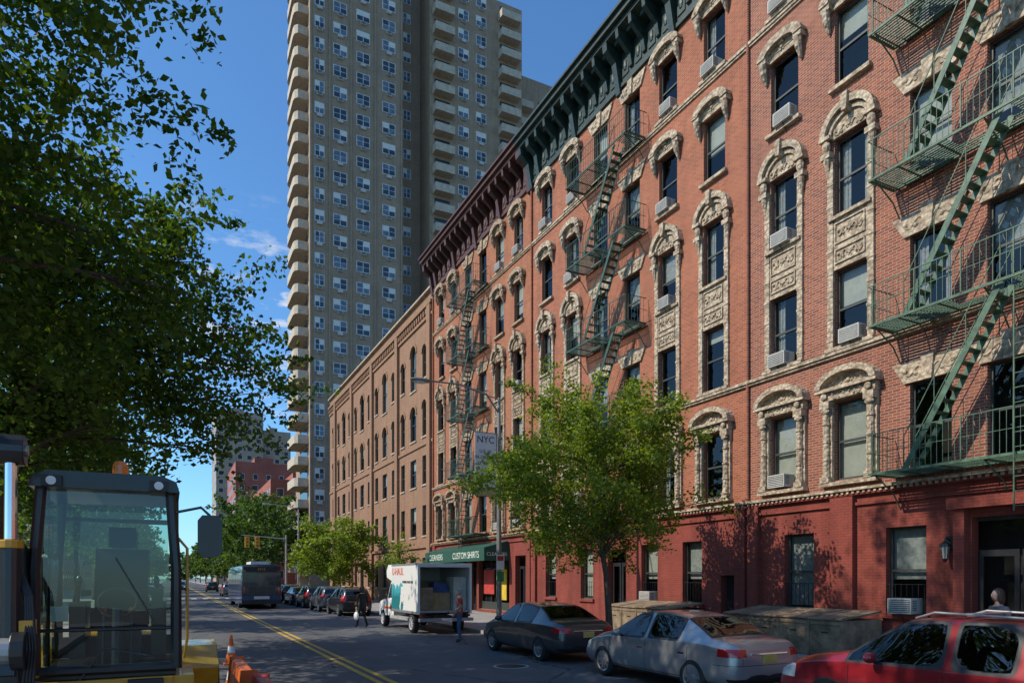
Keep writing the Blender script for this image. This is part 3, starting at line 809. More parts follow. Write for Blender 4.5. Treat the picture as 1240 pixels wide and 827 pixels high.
# ------------------------------------------------------------------ vehicles
def carpaint(name, col, metal=.3, lamps=None, seams=(), rough=.3, zr=(.3,.95), dirt=.12, kind='sedan'):
    m, t, b = newmat(name)
    tc = t.node('ShaderNodeTexCoord').outputs['Object']
    sp = t.node('ShaderNodeSeparateXYZ', inp={0: tc}); X = t.m('ABSOLUTE', sp.outputs[0]); Y = sp.outputs[1]; Z = sp.outputs[2]
    def rng_(v, a, c): return t.m('MULTIPLY', t.m('GREATER_THAN', v, a), t.m('LESS_THAN', v, c))
    n = t.ramp(t.noise(3, 3, .6, tc), .4, .7)
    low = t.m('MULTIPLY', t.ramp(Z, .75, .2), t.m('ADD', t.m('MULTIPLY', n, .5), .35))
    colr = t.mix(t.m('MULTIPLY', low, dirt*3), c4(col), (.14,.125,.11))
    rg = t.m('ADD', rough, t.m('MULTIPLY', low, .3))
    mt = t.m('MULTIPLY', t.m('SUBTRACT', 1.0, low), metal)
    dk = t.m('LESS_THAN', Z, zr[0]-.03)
    for y in seams:
        dk = t.m('MAXIMUM', dk, t.m('MULTIPLY', rng_(Y, y-.006, y+.006), rng_(Z, zr[0], zr[1])))
    dk = t.m('MAXIMUM', dk, t.m('MULTIPLY', rng_(Y, min(seams), max(seams)), rng_(Z, zr[0], zr[0]+.012)))
    for y in seams[:-1]:
        h = t.m('MULTIPLY', rng_(Y, y+.08, y+.25), rng_(Z, zr[1]-.14, zr[1]-.11)); dk = t.m('MAXIMUM', dk, h)
    yr = -1.95 if kind == 'sedan' else -1.85
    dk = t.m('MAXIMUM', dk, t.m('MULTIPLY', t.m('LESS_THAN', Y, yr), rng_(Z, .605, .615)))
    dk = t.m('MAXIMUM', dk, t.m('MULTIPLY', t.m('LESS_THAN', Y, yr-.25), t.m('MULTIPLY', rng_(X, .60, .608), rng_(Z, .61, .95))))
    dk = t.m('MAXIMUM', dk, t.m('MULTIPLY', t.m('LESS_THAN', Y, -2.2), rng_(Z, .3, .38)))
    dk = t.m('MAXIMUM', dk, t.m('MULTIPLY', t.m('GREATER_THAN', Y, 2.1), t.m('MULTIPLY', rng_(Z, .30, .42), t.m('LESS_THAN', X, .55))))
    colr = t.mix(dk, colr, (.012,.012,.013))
    for (xa, xb, ya, yb, za, zb, lc) in (lamps or []):
        k = t.m('MULTIPLY', t.m('MULTIPLY', rng_(X, xa, xb), rng_(Y, ya, yb)), rng_(Z, za, zb))
        colr = t.mix(k, colr, lc); mt = t.m('MULTIPLY', mt, t.m('SUBTRACT', 1.0, k)); rg = t.m('MULTIPLY', rg, t.m('SUBTRACT', 1.0, t.m('MULTIPLY', k, .7)))
    t.l.new(colr, b.inputs['Base Color']); t.l.new(mt, b.inputs['Metallic']); t.l.new(rg, b.inputs['Roughness'])
    b.inputs['Coat Weight'].default_value = .9; b.inputs['Coat Roughness'].default_value = .05
    return m
CARGLASS = glassmat('car_glass', (.20,.22,.22), .07, .85, fs=.65)
INTER = mat('car_interior', (.05,.048,.045), .8)

SEDAN = dict(L=4.8, H=1.46, st=[
 (0.00,.42,.58,.70,.78,.66,.62,.50,0,0),(0.06,.28,.55,.82,.97,.80,.76,.66,0,0),(0.25,.24,.55,.90,1.04,.88,.84,.72,0,0),(0.62,.22,.56,.93,1.07,.90,.86,.73,0,1),
 (1.02,.20,.56,.935,1.26,.91,.87,.66,0,1),(1.36,.20,.56,.935,1.385,.91,.875,.60,1,0),(1.85,.20,.56,.93,1.45,.91,.88,.60,1,0),(2.28,.20,.56,.925,1.465,.91,.88,.61,0,0),
 (2.36,.20,.56,.92,1.465,.91,.88,.61,1,0),(2.78,.20,.56,.91,1.43,.91,.88,.60,1,1),(3.22,.20,.56,.90,1.21,.91,.88,.68,1,1),(3.52,.21,.56,.89,1.03,.91,.87,.75,0,0),
 (4.05,.22,.55,.83,.95,.90,.85,.70,0,0),(4.45,.23,.52,.73,.84,.86,.80,.62,0,0),(4.70,.25,.48,.62,.70,.76,.70,.50,0,0),(4.80,.34,.46,.55,.60,.62,.58,.42,0,0)], wh=(.98,3.78), wr=.33)
SUV = dict(L=4.6, H=1.62, st=[
 (0.00,.42,.60,.80,.90,.68,.66,.58,0,0),(0.05,.30,.58,.95,1.15,.82,.80,.66,0,1),(0.20,.26,.58,.985,1.42,.87,.85,.62,0,0),(0.34,.24,.58,.99,1.53,.89,.86,.62,1,0),
 (1.05,.22,.58,.98,1.60,.90,.87,.63,0,0),(1.12,.22,.58,.98,1.605,.90,.87,.63,1,0),(1.85,.22,.58,.97,1.62,.90,.87,.64,0,0),(1.93,.22,.58,.97,1.62,.90,.87,.64,1,0),
 (2.50,.22,.58,.96,1.58,.90,.87,.63,1,1),(2.92,.22,.58,.95,1.35,.90,.87,.69,1,1),(3.28,.23,.58,.94,1.10,.90,.86,.76,0,0),(3.80,.24,.57,.90,1.03,.90,.85,.72,0,0),
 (4.25,.25,.54,.82,.93,.86,.80,.64,0,0),(4.50,.27,.50,.70,.78,.78,.72,.54,0,0),(4.60,.36,.48,.60,.66,.66,.62,.46,0,0)], wh=(.85,3.55), wr=.35)

def car_mesh(spec, paint, lvl=2):
    st = spec['st']; bm = bmesh.new(); rings = []; HL = spec['L']/2
    cre = bm.edges.layers.float.new('crease_edge'); vcr = bm.verts.layers.float.new('crease_vert')
    for (s, zb, zm, zl, zt, wm, wb, wt, gs, gt) in st:
        half = [(0,zb),(wm*.82,zb),(wm*.975,zb+.10),(wm,zm),(wb+.01,zl-.06),(wb,zl),(wt,zt-.035),(wt*.72,zt-.008),(0,zt)]
        full = half + [(-x, z) for x, z in half[-2:0:-1]]
        rings.append([bm.verts.new((x, s-HL, z)) for x, z in full])
    n = len(rings[0])
    glassS, glassT = [], []
    for i in range(len(rings)-1):
        for k in range(n):
            f = bm.faces.new((rings[i][k], rings[i][(k+1) % n], rings[i+1][(k+1) % n], rings[i+1][k]))
            kk = k if k < 8 else n-1-k
            if kk == 5 and st[i][8]: glassS.append(f)
            if kk in (6, 7) and st[i][9]: glassT.append(f)
            if kk <= 0: f.material_index = 2
    bm.faces.new(rings[0][::-1]); bm.faces.new(rings[-1])
    bmesh.ops.recalc_face_normals(bm, faces=bm.faces)
    for i in range(len(rings)-1):
        for k in (1, 4, 5, 6, n-1, n-4, n-5, n-6):
            e = bm.edges.get((rings[i][k], rings[i+1][k]))
            if e: e[cre] = .5
    for g, th in ((glassS, .035), (glassT, .045)):
        for f in g: f.material_index = 1
        r = bmesh.ops.inset_region(bm, faces=g, thickness=th, use_even_offset=True, use_boundary=True)
        for f in r['faces']: f.material_index = 3
    for e in bm.edges:
        ms = {f.material_index for f in e.link_faces}
        if 1 in ms and 3 in ms:
            e[cre] = .95
            for v in e.verts: v[vcr] = .75
        elif 3 in ms and 0 in ms: e[cre] = .7
    me = bpy.data.meshes.new('body'); bm.to_mesh(me); bm.free()
    for m in (paint, CARGLASS, PLASTIC, PLASTIC): me.materials.append(m)
    ob = bpy.data.objects.new('tmp', me); COL.objects.link(ob)
    ss = ob.modifiers.new('s', 'SUBSURF'); ss.levels = lvl; ss.render_levels = lvl
    cut = MB()
    for y in spec['wh']:
        for sg in (-1, 1):
            cut.tube([(sg*.58, y-HL, spec['wr']), (sg*1.2, y-HL, spec['wr'])], spec['wr']+.05, 32, PLASTIC)
    co = cut.build('cut'); co.data.materials.clear()
    for m in (paint, CARGLASS, PLASTIC, PLASTIC): co.data.materials.append(m)
    co.data.polygons.foreach_set('material_index', [2]*len(co.data.polygons))
    bo = ob.modifiers.new('b', 'BOOLEAN'); bo.operation = 'DIFFERENCE'; bo.object = co; bo.solver = 'EXACT'
    bpy.context.view_layer.update(); dg = bpy.context.evaluated_depsgraph_get()
    out = bpy.data.meshes.new_from_object(ob.evaluated_get(dg)); out.name = 'body'
    bpy.data.objects.remove(ob); bpy.data.objects.remove(co)
    for p in out.polygons: p.use_smooth = True
    return out

def wheel_mesh(r, w=.21, spokes=10, rim=RIM):
    mb = MB()
    prof = [(r*.66, w*.5-.01), (r*.72, w*.5), (r*.93, w*.5-.005), (r, w*.36), (r, -w*.36), (r*.93, -w*.5), (r*.66, -w*.5)]
    n = 32; vs = []; fs = []
    for i in range(n):
        t = 2*math.pi*i/n
        for (a, x) in prof: vs.append((x, a*math.cos(t), a*math.sin(t)))
    P = len(prof)
    for i in range(n):
        for k in range(P-1): fs.append((i*P+k, ((i+1) % n)*P+k, ((i+1) % n)*P+k+1, i*P+k+1))
    mb.add(vs, fs, TIRE)
    vs = []; fs = []
    for i in range(n):
        t = 2*math.pi*i/n
        for (a, x) in ((r*.67, .5*w-.008), (r*.60, .5*w-.02), (r*.57, .5*w-.08), (r*.57, 0)): vs.append((x, a*math.cos(t), a*math.sin(t)))
    for i in range(n):
        for k in range(3): fs.append((i*4+k, ((i+1) % n)*4+k, ((i+1) % n)*4+k+1, i*4+k+1))
    mb.add(vs, fs, rim)
    for i in range(spokes):
        t = 2*math.pi*i/spokes; a = Vector((0, math.cos(t), math.sin(t))); b = Vector((0, -math.sin(t), math.cos(t)))
        p0 = a*r*.12; p1 = a*r*.61; x0 = .5*w-.035; x1 = .5*w-.03
        wd0, wd1 = .028, .020
        q = [p0+b*wd0, p0-b*wd0, p1-b*wd1, p1+b*wd1]
        vs = [(x0+.012, v.y, v.z) for v in q[:2]] + [(x1+.008, v.y, v.z) for v in q[2:]] + [(x0-.03, v.y, v.z) for v in q]
        mb.add(vs, [(0,1,2,3), (0,4,5,1), (1,5,6,2), (2,6,7,3), (3,7,4,0)], rim)
    mb.tube([(.5*w-.06, 0, 0), (.5*w-.015, 0, 0)], r*.17, 16, rim)
    mb.tube([(-.02, 0, 0), (.02, 0, 0)], r*.56, 24, DARKOPEN)
    mb.tube([(-.5*w, 0, 0), (-.5*w+.03, 0, 0)], r*.64, 24, DARKOPEN)
    me = bpy.data.meshes.new('wheel'); me.from_pydata(mb.v, [], mb.f)
    for m in mb.mats: me.materials.append(m)
    me.polygons.foreach_set('material_index', mb.mi); me.update()
    return me

def place_wheels(root, ys, x, r, me):
    for y in ys:
        for sg in (-1, 1):
            o = bpy.data.objects.new('wheel', me); COL.objects.link(o); o.parent = root
            o.location = (sg*x, y, r); o.rotation_euler = (R.random(), 0, 0) if sg > 0 else (0, 0, math.pi)

WM = {}
def make_car(name, loc, spec, body, kind='sedan', plate=(.65,.5,.12), rails=False, rot=0, detail=True):
    root = empty(name, loc, rot); HL = spec['L']/2
    o = bpy.data.objects.new('body', body); COL.objects.link(o); o.parent = root
    key = (spec['wr'], kind)
    if key not in WM: WM[key] = wheel_mesh(spec['wr'], spokes=10 if kind == 'sedan' else 5)
    place_wheels(root, [y-HL for y in spec['wh']], .80, spec['wr'], WM[key])
    if detail:
        mb = MB(); PM = body.materials[0]
        sy = [1.75, 2.75] if kind == 'sedan' else [1.4, 2.3]
        mb.box(-.78, .78, .9-HL, 3.4-HL, .35, .42, INTER)
        for y in sy:
            for x in (-.38, .38):
                mb.box(x-.25, x+.25, y-HL-.25, y-HL+.25, .42, .66, INTER)
                mb.prism([(y-HL-.22, .62), (y-HL-.08, .62), (y-HL-.22, 1.15), (y-HL-.34, 1.15)], 'x', x-.24, x+.24, INTER)
                mb.box(x-.12, x+.12, y-HL-.34, y-HL-.25, 1.17, 1.33, INTER)
        fy = (3.3 if kind == 'sedan' else 3.0)-HL
        mb.box(-.74, .74, fy-.25, fy+.1, .6, .93, INTER)
        mb.box(-.16, .16, -HL-.012, -HL+.05, .64, .78, mat('licence_plate', plate, .5))
        mb.box(-.42, .42, -HL-.006, -HL+.06, .79, .82, CHROME)
        mb.tube([(.5, -HL+.02, .27), (.5, -HL+.3, .27)], .035, 10, CHROME)
        for sg in (-1, 1):
            my = (3.10 if kind == 'sedan' else 2.80)-HL; zb = .96 if kind == 'sedan' else 1.02
            mb.ell((sg*1.0, my, zb+.03), (.11, .07, .075), PM, 12, 8); mb.tube([(sg*.86, my, zb-.04), (sg*.98, my, zb)], .025, 6, PLASTIC)
        if rails:
            for sg in (-1, 1):
                mb.tube([(sg*.58, .5-HL, 1.53), (sg*.57, .7-HL, 1.63), (sg*.57, 2.2-HL, 1.665), (sg*.57, 2.45-HL, 1.58)], .018, 6, STEEL)
            for y in (.95, 1.9): mb.tube([(-.57, y-HL, 1.655), (.57, y-HL, 1.655)], .014, 6, STEEL)
        if kind == 'sedan':
            mb.tube([(0, 1.2-HL, 1.33), (0, 1.1-HL, 1.40)], [.03, .006], 6, PLASTIC)
        for sg in (-1, 1):
            mb.tube([(sg*.1, fy+.28, 1.0), (sg*.1-.4, fy+.02, 1.10)], .008, 4, PLASTIC)
        mb.build('fittings', root, smooth=False, bevel=.008, seg=2)
    return root

TL = (.40,.01,.012,1); HLc = (.6,.6,.6,1)
LS = [(.52,.95,-2.5,-2.03,.75,.89,TL), (.5,.95,1.95,2.5,.55,.74,HLc)]
LU = [(.62,.95,-2.4,-1.95,.85,1.15,TL), (.45,.95,1.85,2.4,.62,.82,HLc)]
P_SIL = carpaint('silver_paint', (.33,.335,.345), .5, LS, (-1.30,-.07,1.15), zr=(.30,.86))
P_DRK = carpaint('dark_grey_paint', (.042,.044,.050), .3, LS, (-1.30,-.07,1.15), zr=(.30,.86))
P_RED = carpaint('red_paint', (.27,.012,.020), .2, LU, (-1.20,-.38,.92), zr=(.33,.90), kind='suv')
P_BLK = carpaint('black_paint', (.012,.013,.015), .2, LU, (-1.20,-.38,.92), zr=(.33,.90), kind='suv')
P_GRY = carpaint('grey_paint', (.18,.19,.20), .5, LU, (-1.20,-.38,.92), zr=(.33,.90), kind='suv')
P_WHT = carpaint('white_car_paint', (.65,.65,.64), .0, LS, (-1.30,-.07,1.15), zr=(.30,.86))
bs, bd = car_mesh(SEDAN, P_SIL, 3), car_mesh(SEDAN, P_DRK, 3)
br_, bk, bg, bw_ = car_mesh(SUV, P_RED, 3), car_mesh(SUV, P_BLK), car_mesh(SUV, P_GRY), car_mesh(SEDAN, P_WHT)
XC = 9.28
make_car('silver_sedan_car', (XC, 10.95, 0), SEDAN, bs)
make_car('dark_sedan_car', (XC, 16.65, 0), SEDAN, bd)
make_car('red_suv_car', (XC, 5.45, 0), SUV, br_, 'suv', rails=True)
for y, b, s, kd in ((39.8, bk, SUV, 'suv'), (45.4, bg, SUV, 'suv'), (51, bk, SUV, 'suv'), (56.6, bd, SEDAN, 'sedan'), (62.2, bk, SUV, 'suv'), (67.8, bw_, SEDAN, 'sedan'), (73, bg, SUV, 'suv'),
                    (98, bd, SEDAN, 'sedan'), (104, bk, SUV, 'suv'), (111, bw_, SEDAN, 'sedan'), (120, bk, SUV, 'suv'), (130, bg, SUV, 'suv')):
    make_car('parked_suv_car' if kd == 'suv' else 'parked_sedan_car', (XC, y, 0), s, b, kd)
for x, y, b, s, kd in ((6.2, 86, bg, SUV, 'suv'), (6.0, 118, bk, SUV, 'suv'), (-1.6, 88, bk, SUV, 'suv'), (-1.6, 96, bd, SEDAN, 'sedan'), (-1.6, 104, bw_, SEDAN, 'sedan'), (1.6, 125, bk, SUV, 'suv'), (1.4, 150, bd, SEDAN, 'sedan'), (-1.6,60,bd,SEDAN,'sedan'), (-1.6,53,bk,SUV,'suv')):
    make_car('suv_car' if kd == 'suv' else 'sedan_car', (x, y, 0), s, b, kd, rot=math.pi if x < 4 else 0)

def box_truck():
    root = empty('moving_box_truck', (9.35, 24.3, 0))
    b = MB(); w = 1.08; z0, z1 = .80, 2.66; L = 3.35
    graph, t, p = newmat('truck_side_graphic')
    tc = t.node('ShaderNodeTexCoord').outputs['Object']; sp = t.node('ShaderNodeSeparateXYZ', inp={0: tc})
    n = t.noise(2.2, 3, .5, tc)
    f = t.m('ADD', t.m('MULTIPLY', sp.outputs[2], .9), t.m('MULTIPLY', t.m('SUBTRACT', n, .5), 1.4))
    f2 = t.m('ADD', sp.outputs[1], t.m('MULTIPLY', t.m('SUBTRACT', n, .5), 2.0))
    g = t.mix(t.ramp(f, 1.2, 1.5), (.02,.18,.20), (.06,.36,.42)); g = t.mix(t.ramp(f, 1.75, 1.8), g, (.70,.71,.70))
    g = t.mix(t.ramp(f2, 1.9, 1.95), (.72,.72,.70), g)
    t.l.new(g, p.inputs['Base Color']); p.inputs['Roughness'].default_value = .35
    b.box(-w, -w+.04, 0, L, z0, z1, graph); b.box(w-.04, w, 0, L, z0, z1, graph)
    b.box(-w+.04, w-.04, 0, L, z1-.05, z1-.003, WHITE); b.box(-w+.04, w-.04, .0, L, z0, z0+.08, STEEL); b.box(-w+.04, w-.04, L-.04, L-.003, z0+.08, z1-.05, WHITE)
    b.box(-w-.015, -w+.08, -.03, .0, z0-.05, z1+.01, WHITE); b.box(w-.08, w+.015, -.03, .0, z0-.05, z1+.01, WHITE); b.box(-w+.08, w-.08, -.03, 0, z1-.14, z1+.01, WHITE)
    for sg in (-1, 1):
        xa, xb = (w-.02, w+.012) if sg > 0 else (-w-.012, -w+.02)
        b.box(xa, xb, 0, L, z1-.06, z1+.012, STEEL); b.box(xa, xb, 0, L, z0-.05, z0+.05, STEEL)
    b.prism([(L, 1.98), (L+.75, 2.15), (L+.80, 2.4), (L+.55, z1), (L, z1)], 'x', -w+.02, w-.02, WHITE)
    b.box(-w, w, -.22, -.04, .48, .60, STEEL); b.box(-.9, -.8, -.15, .4, .5, .8, BLACK); b.box(.8, .9, -.15, .4, .5, .8, BLACK)
    for sg in (-1, 1): b.box(sg*.93-.09, sg*.93+.09, -.05, -.0301, .64, .74, REDL)
    b.box(-.2, .2, -.235, -.221, .50, .60, WHITE)
    for sg in (-1, 1): b.box(sg*.4-.05, sg*.4+.05, 0, L+1.9, .5, .68, BLACK)
    b.box(-.9, .9, .9, 2.0, .68, .78, BLACK)
    b.box(-.95, -.35, .35, 1.1, z0+.08, z0+.95, WOOD); b.box(-.3, .4, .5, 1.3, z0+.08, z0+.75, mat('cardboard', (.36,.24,.13), .9))
    b.box(.45, .98, .25, 1.0, z0+.08, z0+1.35, mat('mattress_fabric', (.5,.48,.44), .9)); b.box(-.9, .9, 1.5, 2.2, z0+.08, z0+1.2, WOOD)
    b.prism([(-.25, z0+.75), (.35, z0+.75), (.3, z0+1.1), (-.2, z0+1.15)], 'y', .6, 1.2, mat('moving_blanket', (.06,.09,.22), .95))
    b.build('cargo_box', root, bevel=.012, seg=2)
    c = MB(); LC = L+.12
    CW = WHITE
    c.prism([(LC, .55), (LC+2.1, .50), (LC+2.12, .95), (LC+1.95, 1.10), (LC+1.25, 1.22), (LC, 1.22)], 'x', -.96, .96, CW)
    c.prism([(LC, 1.222), (LC+1.24, 1.222), (LC+.70, 1.92), (LC+.5, 1.98), (LC, 1.98)], 'x', -.86, .86, CW)
    c.prism([(LC+.35, 1.28), (LC+1.10, 1.28), (LC+.66, 1.86), (LC+.35, 1.86)], 'x', -.875, .875, GLASSD)
    c.prism([(LC+1.22, 1.25), (LC+1.26, 1.25), (LC+.75, 1.9), (LC+.71, 1.9)], 'x', -.78, .78, GLASSD)
    c.box(-.9, .9, LC+2.1, LC+2.2, .45, .62, CHROME); c.box(-.6, .6, LC+2.115, LC+2.13, .65, .92, BLACK)
    for sg in (-1, 1):
        c.box(sg*1.12-.06, sg*1.12+.06, LC+.95, LC+1.0, 1.2, 1.6, BLACK); c.tube([(sg*.9, LC+1.0, 1.3), (sg*1.12, LC+.98, 1.35)], .015, 4, BLACK)
        c.box(sg*.78-.1, sg*.78+.1, LC+2.112, LC+2.14, .68, .88, HLIGHT)
        c.box(.956 if sg > 0 else -.965, .965 if sg > 0 else -.956, LC+.3, LC+.32, .6, 1.2, BLACK)
    c.prism([(LC, .80), (LC+1.4, .80), (LC+1.4, .90), (LC, .90)], 'x', -.964, .964, ORANGE)
    c.build('cab', root, bevel=.05, seg=3)
    m = wheel_mesh(.37, .24, 8, mat('white_rim', (.6,.6,.6), .4))
    place_wheels(root, [.95], .92, .37, m); place_wheels(root, [LC+1.55], .88, .37, m)
    orx = mat('orange_lettering', (.70,.10,.02), .5)
    text('U-HAUL', .42, orx, (-w-.006, 2.5, 2.36), (rad(90), 0, rad(-90)), root)
    text('MOVING MADE EASY', .14, BLACK, (-w-.006, 1.2, 1.95), (rad(90), 0, rad(-90)), root)
box_truck()

def bus():
    root = empty('city_bus', (5.65, 49.5, 0)); b = MB(); w, L, H = 1.27, 12.0, 3.05
    BL = mat('bus_blue', (.02,.05,.16), .25, coat=.8); BD = mat('bus_dark', (.02,.022,.028), .2, coat=.6)
    pr = [(-w,.35),(w,.35),(w+.0,1.3),(w-.02,2.6),(w-.14,H-.08),(w-.35,H),(-w+.35,H),(-w+.14,H-.08),(-w+.02,2.6),(-w,1.3)]
    b.prism(pr, 'y', 0, L, BL)
    b.box(-w+.03, w-.03, -.02, 0, .95, 2.95, BD); b.box(-w+.12, w-.12, -.04, -.021, 2.52, 2.88, BLACK); b.box(-.95, .95, -.035, -.021, 1.75, 2.45, GLASSD)
    b.box(-w, w, -.12, 0, .38, .62, BLACK); b.box(-.9, .9, -.035, -.021, 1.0, 1.6, ACD)
    for i in range(6): b.box(-.85, .85, -.05, -.036, 1.03+i*.095, 1.07+i*.095, BLACK)
    b.box(-.5, .5, -.055, -.051, .68, .88, WHITE)
    for sg in (-1, 1):
        b.box(sg*1.12-.06, sg*1.12+.06, -.05, -.021, 1.05, 1.55, REDL); b.box(sg*1.1-.06, sg*1.1+.06, -.05, -.021, 2.55, 2.65, REDL)
        for k in range(8):
            s0 = w-.005 if sg > 0 else -w-.012
            b.box(s0, s0+.017, .6+k*1.38, .6+k*1.38+1.25, 1.35, 2.35, GLASSD)
    b.box(-.6, .6, 1, 4, H, H+.22, WHITE)
    b.build('body', root, bevel=.03)
    m = wheel_mesh(.48, .3, 8); place_wheels(root, [2.6, 9.2], 1.12, .48, m)
    text('M15', .28, mat('sign_amber', (.8,.35,.05), .4), (0, -.045, 2.7), (rad(90), 0, 0), root)
bus()

def loader():
    root = empty('backhoe_loader', (0, 0, 0)); f = MB(); g = MB(); y = MB()
    YL = mat('machine_yellow', (.68,.34,.02), .4, var=.2, coat=.4); BK = mat('machine_black', (.022,.022,.024), .35, coat=.3)
    CG = glassmat('cab_glass', (.62,.76,.70), .06)
    x0, x1, ya, yb, z0, z1 = -1.10, .06, 7.5, 8.95, 1.22, 2.93
    for x, yy in ((x0, ya), (x1, ya), (x0, yb), (x1, yb)):
        tx = x+(.05 if x < -.5 else -.05); f.tube([(x, yy, z0), (x, yy, 2.2), (tx, yy+(.03 if yy < 8 else -.03), z1)], [.055, .05, .05], 8, BK)
    f.tube([(x0, ya, z0+.02), (x1, ya, z0+.02)], .05, 8, BK); f.tube([(x0+.02, ya-.005, 1.62), (x1-.02, ya-.005, 1.62)], .018, 6, BK)
    f.tube([(x0, 8.2, z0), (x0, 8.2, z1)], .03, 6, BK); f.tube([(x1, 8.2, z0), (x1, 8.2, z1)], .03, 6, BK)
    f.tube([(x0+.04, yb, 1.75), (x1-.04, yb, 1.75)], .02, 6, BK); f.tube([(x0+.04, yb, 2.75), (x1-.04, yb, 2.75)], .03, 6, BK)
    f.prism([(x0-.03, z1), (x1+.03, z1), (x1+.0, z1+.10), (x1-.12, z1+.15), (x0+.12, z1+.15), (x0, z1+.10)], 'y', ya-.12, yb+.08, BK)
    for x in (x0+.15, x1-.15): f.box(x-.08, x+.08, ya-.17, ya-.121, z1+.0, z1+.10, PLASTIC); f.tube([(x, ya-.17, z1+.05), (x, ya-.18, z1+.05)], .04, 12, HLIGHT)
    g.quad((x0+.05, ya, 1.65), (x1-.05, ya, 1.65), (x1-.08, ya+.02, z1), (x0+.08, ya+.02, z1), CG)
    g.quad((x0+.05, ya, z0+.06), (x1-.05, ya, z0+.06), (x1-.05, ya, 1.60), (x0+.05, ya, 1.60), CG)
    g.quad((x0, ya+.05, z0), (x0, yb-.05, z0), (x0+.05, yb-.05, z1), (x0+.05, ya+.05, z1), CG); g.quad((x1, ya+.05, z0), (x1, yb-.05, z0), (x1-.05, yb-.05, z1), (x1-.05, ya+.05, z1), CG)
    g.quad((x0+.05, yb, 1.7), (x1-.05, yb, 1.7), (x1-.08, yb-.02, z1), (x0+.08, yb-.02, z1), CG)
    f.box(x0, x1, yb-.03, yb+.03, z0, 1.45, BK); f.box(x0, x1, ya, yb, z0-.06, z0-.005, BK)
    st = mat('seat_fabric', (.03,.03,.033), .9); cx = -.46
    f.box(cx-.26, cx+.26, 8.1, 8.55, 1.6, 1.76, st); f.box(cx-.2, cx+.2, 8.15, 8.5, 1.22, 1.6, BK)
    f.prism([(8.43, 1.72), (8.58, 1.72), (8.74, 2.30), (8.72, 2.42), (8.62, 2.42), (8.56, 2.3)], 'x', cx-.25, cx+.25, st); f.prism([(8.60, 2.44), (8.70, 2.44), (8.74, 2.66), (8.65, 2.66)], 'x', cx-.13, cx+.13, st)
    for sg in (-1, 1):
        f.box(cx+sg*.36-.07, cx+sg*.36+.07, 8.0, 8.55, 1.3, 1.86, BK); f.tube([(cx+sg*.36, 8.05, 1.86), (cx+sg*.34, 7.98, 2.05)], .015, 6, BK); f.ell((cx+sg*.34, 7.98, 2.08), (.03,.03,.05), BK)
        f.tube([(cx+sg*.12, 7.75, 1.25), (cx+sg*.12, 7.85, 1.75)], .012, 6, BK); f.ell((cx+sg*.12, 7.86, 1.78), (.03,.03,.04), ORANGE)
        f.box(cx+sg*.31-.03, cx+sg*.31+.03, 8.1, 8.5, 1.92, 1.98, st)
    f.tube([(cx, 7.7, 1.25), (cx, 7.82, 1.8)], .05, 8, BK)
    ring = [(cx+.17*math.cos(t), 7.85+.05*math.sin(t), 1.86+.14*math.sin(t)) for t in [k*math.pi/8 for k in range(17)]]
    f.tube(ring, .016, 6, BK)
    f.box(x1-.22, x1-.12, 7.7, 7.85, 1.7, 2.0, BK)
    f.box(x0+.12, x0+.26, ya+.03, ya+.032, 1.70, 1.84, WHITE)
    f.tube([(x1-.12, ya-.02, z0+.1), (x0+.55, ya-.03, 1.45), (x0+.35, ya-.03, 1.15)], .012, 4, BK); f.tube([(x1-.18, ya-.02, 1.66), (x1-.52, ya-.03, 2.3)], .010, 4, BK)
    f.tube([(x1+.07, ya+.1, 1.3), (x1+.10, ya+.1, 1.5), (x1+.10, ya+.1, 2.4), (x1+.02, ya+.1, 2.5)], .014, 6, YL)
    f.tube([(-.44, 7.9, z1+.15), (-.44, 7.9, z1+.19)], .09, 14, BK); f.tube([(-.44, 7.9, z1+.19), (-.44, 7.9, z1+.30), (-.44, 7.9, z1+.34)], [.075, .07, .045], 14, mat('beacon_orange', (.85,.20,.01), .2, coat=1))
    f.tube([(x1, ya, 2.75), (x1+.22, ya-.08, 2.80), (x1+.30, ya-.1, 2.72)], .014, 6, BK)
    mr = [(x1+.19, 2.36), (x1+.23, 2.31), (x1+.37, 2.31), (x1+.41, 2.36), (x1+.41, 2.67), (x1+.37, 2.72), (x1+.23, 2.72), (x1+.19, 2.67)]
    f.prism(mr, 'y', ya-.14, ya-.07, BK)
    y.box(-1.25, .22, 7.45, 9.2, .72, 1.15, YL); y.box(-1.0, -.05, 9.2, 11.6, .75, 1.45, YL); y.box(-.9, -.15, 11.6, 11.65, .85, 1.4, BK)
    y.box(-1.25, .22, 7.38, 7.449, .80, 1.02, BK); y.box(-.35, -.05, 7.30, 7.39, 1.08, 1.15, PLASTIC)
    y.box(-1.05, .03, 7.40, 7.449, 1.06, 1.155, YL)
    fend = [(8.6, .7), (9.6, .7), (9.9, 1.15), (9.6, 1.32), (8.8, 1.32), (8.4, 1.1)]
    y.prism(fend, 'x', .12, .5, YL); y.prism(fend, 'x', -1.55, -1.16, YL)
    y.tube([(.12, 7.36, .9), (.12, 7.34, .9)], .05, 12, REDL)
    DK = BK
    y.box(-1.75, -1.12, 6.9, 7.35, .7, 1.45, DK); y.tube([(-1.72, 6.88, 1.5), (-1.08, 6.88, 1.5)], .11, 14, STEEL); y.tube([(-1.16, 6.88, 1.5), (-1.06, 6.88, 1.5)], .16, 16, DK)
    y.prism([(6.85, 1.3), (7.25, 1.2), (7.45, 1.7), (7.55, 2.35), (7.3, 2.4), (6.95, 1.9)], 'x', -1.30, -1.14, DK)
    y.prism([(6.75, 1.2), (7.15, 1.1), (7.5, 2.2), (7.75, 3.3), (7.5, 3.5), (7.2, 2.3)], 'x', -1.62, -1.42, YL)
